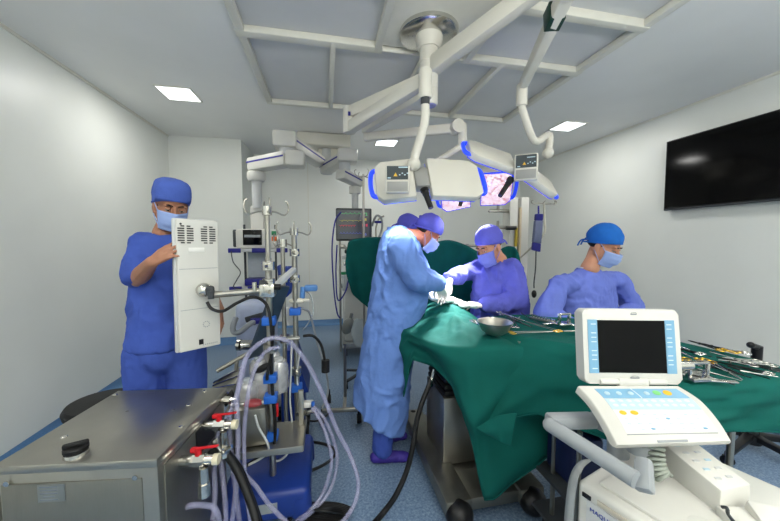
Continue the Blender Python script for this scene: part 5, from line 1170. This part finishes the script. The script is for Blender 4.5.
def cap_obj(M, m, root, style='round', seed=1):
    g = G(); t = bmesh.new(); bmesh.ops.create_uvsphere(t, u_segments=36, v_segments=24, radius=1)
    for v in t.verts:
        x, y, z = v.co
        if style == 'box':
            e = .72; x, y, z = [math.copysign(abs(q)**e, q) for q in (x, y, z)]; L_ = 1.0
            n_ = (abs(x)**3.2+abs(y)**3.2+abs(z)**3.2)**(1/3.2); x, y, z = x/n_, y/n_, z/n_
            v.co = V((x*.082, -.014+y*.102, .056+z*.096))
        else:
            v.co = V((x*.085, -.020+y*.108, .048+z*(.100 if z > 0 else .088)))
    bmesh.ops.bisect_plane(t, geom=t.verts[:]+t.edges[:]+t.faces[:], plane_co=(0, 0, .022), plane_no=(0, -.34, 1), clear_inner=True)
    g.merge(t, M); o = mk('surgical_cap', g, m, root, 180)
    md = o.modifiers.new('thickness', 'SOLIDIFY'); md.thickness = .003; md.offset = 1
    displace(o.data, lambda c: .0035*vnoise(c*34, seed)+.002*vnoise(c*np.array([70, 70, 30]), seed+1))
    rg = []
    for k in range(40):
        a = 2*PI*k/40; x, y = math.cos(a), math.sin(a); yy = -.018+y*.108; z = .022+.34*yy
        rg.append(M @ V((x*.086*.965, yy*.975-.001, z)))
    g = G(); g.tube(rg, .006, 6, closed=True); mk('cap_band', g, m, o)
    g = G(M); g.tube(smooth_path([(0, -.118, .0), (.02, -.14, -.02), (.03, -.14, -.06)], 4), .005, 6); g.tube(smooth_path([(0, -.118, .0), (-.02, -.14, -.02), (-.03, -.145, -.055)], 4), .005, 6); g.ell((0, -.120, .0), (.014, .010, .010)); mk('cap_tie', g, m, o)
    return o
def mask_obj(M, m, root, big=1.0):
    b = bmesh.new(); vv = []; nu, nv = 22, 14
    for j in range(nv+1):
        row = []; t = j/nv; z = -.012-.100*t*big
        for i in range(nu+1):
            a = math.radians(-72+144*i/nu); ca = math.cos(a)
            rad = .085+.012*math.sin(PI*min(1, t*1.15)) if True else 0
            yy = rad*ca*(1.0-.20*max(0, t-.55)/.45)+.022*math.exp(-(a/.33)**2)*(1-t*.55)+.014
            xx = (.074-.012*t)*math.sin(a)*1.02
            yy -= .014*abs(math.sin(a))**2*0
            zz = z-.006*math.cos(a)*t
            yy += .0022*math.sin(t*PI*7)*ca
            row.append(b.verts.new(M @ V((xx, yy, zz))))
        vv.append(row)
    for j in range(nv):
        for i in range(nu): b.faces.new((vv[j][i], vv[j+1][i], vv[j+1][i+1], vv[j][i+1]))
    g = G(); g.b.free(); g.b = b; o = mk('face_mask', g, m, root, 180); md = o.modifiers.new('thickness', 'SOLIDIFY'); md.thickness = .003; md.offset = 0
    for s in (-1, 1):
        g = G(M)
        g.tube(smooth_path([(s*.070, .040, -.016), (s*.078, .010, .012), (s*.080, -.02, .022)], 5), .0022, 5); g.tube(smooth_path([(s*.060, .040, -.100), (s*.076, .005, -.055), (s*.080, -.02, -.03)], 5), .0022, 5)
        mk('mask_strap', g, m, o)
    return o
def face_bits(M, root, hair=True):
    for s in (-1, 1):
        g = G(M); g.ell((s*.031, .0745, .001), (.0125, .0125, .0115), None, 16, 10); e = mk('eye', g, EYEW, root, 180)
        g = G(M); g.ell((s*.031, .0835, -.002), (.0055, .004, .0055), None, 12, 8); mk('iris', g, IRIS, e, 180)
        g = G(M); g.chain([(s*.014, .088, .021), (s*.030, .0895, .026), (s*.046, .078, .021)], [.003, .0042, .0026], 8); mk('eyebrow', g, HAIR, root, 180)
        g = G(M); g.ell((s*.031, .0755, .0052), (.0142, .0135, .0095), None, 16, 10); mk('eyelid', g, M_SK[0], root, 180)
    if hair:
        g = G(M); g.ell((0, -.030, .006), (.0765, .080, .045), None, 24, 12); mk('hair', g, HAIR, root, 180)
M_SK = [SK1]
def glove(root, W, d, n, right, curl=(.5, .6, .4), cuff=None, s=1.04):
    g = G(); hand_prims(g, W, d, n, right, curl, .05, s); c = V(cuff) if cuff is not None else V(W)-V(d).normalized()*.05
    g.chain([c, W], [.036, .030], 12); me = bake(g, .0035, 3); return mk('glove', None, GLOVE, root, 180, mesh=me)
def gown(root, rings_, arms, m, seed, voxel=.009, nm='surgical_gown', a1=.012):
    g = G(); g.rings(rings_); c = sum(rings_[1], V((0, 0, 0)))/len(rings_[1]); ra = arms[0][1][0]
    g.chain([V(arms[0][0][0]), c-V((0, 0, .045)), V(arms[1][0][0])], [ra, .07, ra], 14)
    for pts, rad in arms: g.chain([V(p) for p in pts], rad, 16)
    me = bake(g, voxel, 6); displace(me, wrinkle(a1, seed=seed)); return mk(nm, None, m, root, 180, mesh=me)
def foot(root, ank, d, m, L_=.26, nm='shoe'):
    ank = V(ank); d = V(d).normalized(); g = G(); z = .038
    a = V((ank.x, ank.y, z))-d*.05; g.chain([a, a+d*.10, a+d*.19], [.036, .040, .034], 12); g.ell(a+d*.20+V((0, 0, -.004)), (.045, .045, .030)); g.chain([V((ank.x, ank.y, .10)), V((ank.x, ank.y, .05))], [.042, .042], 12)
    me = bake(g, .007, 5); displace(me, lambda c: .003*vnoise(c*40, 3))
    co = [v for v in me.vertices]
    for v in co:
        if v.co.z < .004: v.co.z = .004
    return mk(nm, None, m, root, 180, mesh=me)
def core(g, pel, chest, neck, shs, arms, legs):
    g.chain([pel, pel.lerp(chest, .5), chest], [.105, .10, .11], 16); g.chain([chest, neck], [.09, .06], 14)
    low = neck.lerp(chest, .35)
    for s_ in shs: g.chain([low, s_.lerp(chest, .2)], [.04, .025], 12)
    for p, r_ in arms: g.chain([V(q) for q in p], r_, 12)
    for p, r_ in legs: g.chain([V(q) for q in p], r_, 12)

# --- man in scrubs at the left
P = at(165, 300, Y=1.99)
r = thing('person', (P.x, 1.99, 0), 'man in royal blue scrubs and boxy cap gripping the cream display, at left', 'person', None)
hc = at(171.5, 207, Y=1.97); M = headm(hc, -56, 17, -3, 1.0); neck = at(166, 234, Y=2.0)
shR, shL = at(143, 246, Y=1.98), at(192, 246, Y=2.02); elR, elL = at(138, 279, Y=1.88), at(206, 285, Y=2.05); wrR, wrL = at(152, 262, d=1.49), at(219, 310, d=1.72)
pel = at(163, 345, Y=2.0); chest = at(165, 262, Y=2.0)
hipR, hipL = V((pel.x-.09, 2.0, .90)), V((pel.x+.10, 2.03, .90)); knR, knL = V((pel.x-.10, 1.99, .48)), V((pel.x+.11, 2.03, .48)); anR, anL = V((pel.x-.10, 2.02, .10)), V((pel.x+.12, 2.06, .10))
g = G(); head_prims(g, M, neck); core(g, pel, chest, neck, (shR, shL), (([shR.lerp(chest, .2), elR, wrR], [.036, .042, .028]), ([shL.lerp(chest, .2), elL, wrL], [.036, .04, .028])), (([hipR, knR, anR], [.08, .055, .038]), ([hipL, knL, anL], [.08, .055, .038])))
g.chain([elR, elR.lerp(wrR, .35), wrR], [.040, .043, .028], 12)
hand_prims(g, wrR, RT*.80+UP*.52+FW*.05, FW*1.0+RT*.35-UP*.2, True, (.25, .35, .45), .20, 1.0)
hand_prims(g, wrL, V((.12, -.1, -1)), FW*-.3-RT, False, (.3, .45, .35), .05, 1.05)
me = bake(g, .0042, 4, .5); mk('body', None, SK1, r, 180, mesh=me)
face_bits(M, r); mask_obj(M, MASK, r); cap_obj(M, CAPB, r, 'box', 3)
th = -62
rs = [ring(at(166, 236, Y=2.0), .070, .065, th), ring(at(166, 241, Y=2.0), .13, .085, th), pr_ring(139, 195, 250, 2.0, .115, -78), pr_ring(134, 200, 270, 2.0, .125, -78), pr_ring(132, 198, 290, 2.0, .12, -78), pr_ring(131, 197, 315, 2.0, .12, -78), pr_ring(129, 199, 335, 2.0, .125, -78), pr_ring(128, 200, 346, 2.0, .13, -78)]
gown(r, rs, (([shR, shR.lerp(elR, .5), shR.lerp(elR, .86)], [.068, .070, .074]), ([shL, shL.lerp(elL, .7)], [.068, .07])), SCRUB, 11, .009, 'scrub_top', .009)
g = G(); g.chain([V((pel.x, 2.0, .96)), V((pel.x, 2.0, .90))], [.125, .13], 16); g.chain([hipR, knR, anR+V((0, 0, .01))], [.105, .092, .075], 16); g.chain([hipL, knL, anL+V((0, 0, .01))], [.105, .092, .075], 16)
me = bake(g, .010, 5); displace(me, wrinkle(.006, (14, 14, 5), seed=5)); mk('trousers', None, SCRUB, r, 180, mesh=me)
foot(r, anR, (.4, -1, 0), BLK); foot(r, anL, (.5, -1, 0), BLK)

# --- surgeon standing at the left of the table
M_SK[0] = SK2
r = thing('person', (at(385, 400, Y=2.12).x, 2.12, 0), 'surgeon in long light blue gown bending over the patient, seen from the side', 'person', None)
hc = at(428, 233, Y=2.12); M = headm(hc, -12, 38, 0, .90); neck = at(404, 237, Y=2.14)
shR, shL = at(401, 247, Y=1.99), at(406, 243, Y=2.30); elR, elL = at(417, 278, Y=1.90), at(420, 280, Y=2.36); wrR, wrL = at(438, 284, Y=1.99), at(424, 291, Y=2.24)
pel = at(386, 325, Y=2.14); chest = at(396, 262, Y=2.14); hx = pel.x-.02
hipR, hipL = V((hx, 2.08, .80)), V((hx, 2.22, .80)); knR, knL = V((hx+.01, 2.05, .48)), V((hx+.03, 2.24, .48)); anR, anL = at(382, 441, Y=2.06), V((hx+.02, 2.26, .10)); anR.z = .10
g = G(); head_prims(g, M, neck); core(g, pel, chest, neck, (shR, shL), (([shR, elR, wrR], [.02, .028, .026]), ([shL, elL, wrL], [.02, .028, .026])), (([hipR, knR, anR], [.08, .055, .038]), ([hipL, knL, anL], [.08, .055, .038])))
me = bake(g, .0045, 4, .5); mk('body', None, SK2, r, 180, mesh=me)
face_bits(M, r, True); mask_obj(M, mat('mask_violet', (150, 164, 224), .85), r, 1.1); cap_obj(M, CAPP, r, 'round', 5)
rs = [ring(at(397, 228, Y=2.15), .062, .065, 0), pr_ring(385, 410, 233, 2.15, .12, 90), pr_ring(380, 418, 245, 2.15, .18, 90), pr_ring(376, 427, 268, 2.15, .19, 90), pr_ring(372, 428, 290, 2.15, .185, 90), pr_ring(367, 421, 318, 2.15, .18, 90), pr_ring(362, 413, 348, 2.15, .185, 90, .0), pr_ring(358, 409, 378, 2.14, .19, 90, -.2), pr_ring(355, 405, 404, 2.13, .195, 90, -.5), pr_ring(355, 402, 415, 2.12, .195, 90, -.62)]
gown(r, rs, (([shR, shR.lerp(elR, .5), elR, elR.lerp(wrR, .55), wrR], [.088, .088, .080, .066, .050]), ([shL, elL, wrL], [.085, .075, .045])), GOWN1, 21)
glove(r, wrR+V((.015, .01, -.01)), V((.45, .5, -.75)), V((.3, .4, .6))*-1, True, (.5, .6, .4), wrR-V((.02, 0, -.01)))
glove(r, wrL+V((.02, 0, -.0)), V((.9, -.1, -.30)), V((.1, .3, -1)), False, (.35, .4, .3), wrL-V((.03, 0, -.01)))
g = G(); g.chain([hipR, knR, anR], [.07, .075, .066], 14); g.chain([hipL, knL, anL], [.07, .075, .066], 14); me = bake(g, .011, 4); displace(me, wrinkle(.006, seed=8)); mk('trousers', None, SCRUB, r, 180, mesh=me)
foot(r, anR, (1, -.12, 0), SHOEC, nm='shoe_cover'); foot(r, anL, (1, .1, 0), SHOEC, nm='shoe_cover')
g = G(); p = M @ V((-.0, -.115, .05)); g.box(p, (.014, .03, .05), bev=.004); mk('cap_lamp_clip', g, CAPP, r)

# --- assistant in violet across the table
M_SK[0] = SK3
r = thing('person', (at(500, 300, Y=2.32).x, 2.32, 0), 'gowned assistant in deep violet blue facing left, arms reaching into the surgical field', 'person', None)
hc = at(489, 246, Y=2.26); M = headm(hc, 198, 26, 0, 1.08); neck = at(499, 261, Y=2.31)
shR, shL = at(481, 268, Y=2.42), at(512, 270, Y=2.22); elR, elL = at(463, 275, Y=2.40), at(515, 300, Y=2.14); wrR, wrL = at(449, 278, Y=2.26), at(485, 305, Y=2.12)
pel = at(500, 335, Y=2.34); chest = at(500, 285, Y=2.33)
hipR, hipL = V((pel.x, 2.42, .88)), V((pel.x, 2.26, .88)); anR, anL = V((pel.x+.16, 2.44, .10)), V((pel.x+.16, 2.28, .10))
g = G(); head_prims(g, M, neck); core(g, pel, chest, neck, (shR, shL), (([shR, elR, wrR], [.022, .026, .024]), ([shL, elL, wrL], [.022, .026, .024])), (([hipR, anR], [.07, .036]), ([hipL, anL], [.07, .036])))
me = bake(g, .0045, 4, .5); mk('body', None, SK3, r, 180, mesh=me)
face_bits(M, r); mask_obj(M, mat('mask_deep', (112, 120, 205), .85), r, 1.1); cap_obj(M, CAPP, r, 'round', 9)
rs = [ring(at(500, 260, Y=2.32), .06, .06, 205), pr_ring(488, 512, 264, 2.32, .10, 260), pr_ring(478, 520, 272, 2.32, .12, 260), pr_ring(474, 523, 288, 2.32, .13, 260), pr_ring(474, 524, 310, 2.33, .13, 260), pr_ring(473, 524, 345, 2.34, .135, 260), pr_ring(472, 522, 390, 2.35, .14, 260), pr_ring(472, 520, 425, 2.35, .145, 260)]
gown(r, rs, (([shR, elR, wrR], [.075, .070, .048]), ([shL, shL.lerp(elL, .5), elL, elL.lerp(wrL, .5), wrL], [.080, .082, .080, .068, .050])), GOWN2, 31, a1=.016)
glove(r, wrR+V((-.01, -.03, -.02)), V((-.55, -.45, -.75)), V((-.3, .5, -.6)), True, (.5, .6, .4), wrR)
glove(r, wrL+V((-.02, 0, .0)), V((-1, .08, .06)), V((0, .2, -1)), False, (.2, .3, .3), wrL+V((.03, 0, 0)))
foot(r, anR, (-1, -.1, 0), SHOEC, nm='shoe_cover'); foot(r, anL, (-1, -.1, 0), SHOEC, nm='shoe_cover')

# --- nurse in the bright blue cap
r = thing('person', (at(590, 300, Y=2.12).x, 2.12, 0), 'nurse in periwinkle gown and bright blue cap looking down at the instrument table', 'person', None)
hc = at(604, 246, Y=2.03); M = headm(hc, -64, 24, 0, 1.14); neck = at(590, 268, Y=2.07)
shR, shL = at(559, 286, Y=2.02), at(618, 280, Y=2.22); elR, elL = at(546, 314, Y=1.98), at(634, 309, Y=2.22); wrR, wrL = at(572, 326, Y=1.86), at(618, 318, Y=2.05)
pel = at(589, 345, Y=2.14); chest = at(589, 300, Y=2.13)
hipR, hipL = V((pel.x-.08, 2.10, .88)), V((pel.x+.09, 2.18, .88)); anR, anL = V((pel.x-.09, 2.12, .10)), V((pel.x+.10, 2.2, .10))
g = G(); head_prims(g, M, neck); core(g, pel, chest, neck, (shR, shL), (([shR, elR, wrR], [.022, .026, .024]), ([shL, elL, wrL], [.022, .026, .024])), (([hipR, anR], [.07, .036]), ([hipL, anL], [.07, .036])))
me = bake(g, .0045, 4, .5); mk('body', None, SK3, r, 180, mesh=me)
face_bits(M, r); mask_obj(M, MASK, r); cap_obj(M, CAPS, r, 'round', 12)
rs = [ring(at(588, 269, Y=2.10), .072, .070, -45), ring(at(588, 273, Y=2.10), .12, .09, -50), pr_ring(559, 619, 284, 2.12, .12, -72), pr_ring(556, 622, 298, 2.13, .125, -72), pr_ring(556, 622, 320, 2.13, .125, -72), pr_ring(556, 620, 350, 2.14, .13, -72), pr_ring(556, 618, 420, 2.14, .14, -72)]
gown(r, rs, (([shR, shR.lerp(elR, .5), elR, wrR], [.070, .074, .076, .050]), ([shL, elL, wrL], [.070, .074, .050])), GOWN3, 41)
g = G(); rg = [q for q in ring(at(589, 267.5, Y=2.09), .074, .072, -45, n=24)]; g.tube(rg, .006, 6, closed=True); mk('neck_binding', g, mat('white_binding', (210, 216, 226), .8), r)
glove(r, wrR, V((.6, -.7, -.3)), V((.2, .2, -1)), True); glove(r, wrL, V((-.3, -.9, -.3)), V((-.2, .2, -1)), False)
foot(r, anR, (.6, -.8, 0), SHOEC, nm='shoe_cover'); foot(r, anL, (.6, -.8, 0), SHOEC, nm='shoe_cover')

# --- second assistant almost hidden behind the surgeon
r = thing('person', (.56, 2.66, 0), 'assistant almost hidden behind the standing surgeon, only the violet cap showing', 'person', None)
hc = at(408, 231, Y=2.60); M = headm(hc, -5, 30, 0, .95); neck = at(398, 243, Y=2.63); cx_ = .60
shR, shL = V((cx_, 2.50, 1.34)), V((cx_, 2.76, 1.34)); elR, elL = V((cx_+.05, 2.48, 1.12)), V((cx_+.05, 2.76, 1.12)); wrR, wrL = V((cx_+.18, 2.46, 1.12)), V((cx_+.2, 2.64, 1.12))
pel = V((cx_-.05, 2.63, .95)); chest = V((cx_-.02, 2.63, 1.25)); anR, anL = V((cx_-.07, 2.55, .1)), V((cx_-.07, 2.71, .1))
g = G(); head_prims(g, M, neck); core(g, pel, chest, neck, (shR, shL), (([shR, elR, wrR], [.022, .026, .024]), ([shL, elL, wrL], [.022, .026, .024])), (([pel+V((0, -.08, -.08)), anR], [.07, .036]), ([pel+V((0, .08, -.08)), anL], [.07, .036])))
me = bake(g, .006, 4, .5); mk('body', None, SK2, r, 180, mesh=me); face_bits(M, r); mask_obj(M, MASK, r); cap_obj(M, CAPP, r, 'round', 15)
rs = [ring(neck+V((0, 0, -.01)), .06, .06, 0), ring(V((cx_, 2.63, 1.36)), .17, .09, 0), ring(V((cx_-.02, 2.63, 1.2)), .17, .11, 0), ring(V((cx_-.05, 2.63, .9)), .16, .11, 0), ring(V((cx_-.06, 2.63, .3)), .17, .12, 0)]
gown(r, rs, (([shR, elR, wrR], [.07, .065, .045]), ([shL, elL, wrL], [.07, .065, .045])), GOWN2, 51)
glove(r, wrR, V((1, .1, -.2)), V((0, 0, -1)), True); glove(r, wrL, V((1, -.1, -.2)), V((0, 0, -1)), False)
foot(r, anR, (1, 0, 0), SHOEC, nm='shoe_cover'); foot(r, anL, (1, 0, 0), SHOEC, nm='shoe_cover')

# gauze at the incision
g = G(); c = at(446, 299, Y=2.12)
for i in range(9):
    a = i*1.7; g.ell(at(424+6.5*i, 294.5+1.5*i, Y=2.12)+V((0, .03*math.sin(a), .004*math.cos(a))), (.06, .045, .020), Matrix.Rotation(a, 3, 'Z'), 14, 8)
me = bake(g, .006, 3); displace(me, lambda q: .006*vnoise(q*30, 4)); o = mk('gauze', None, GAUZE, None, 180, mesh=me); tag(o, 'white gauze packed around the incision under the gloved hands', 'gauze')
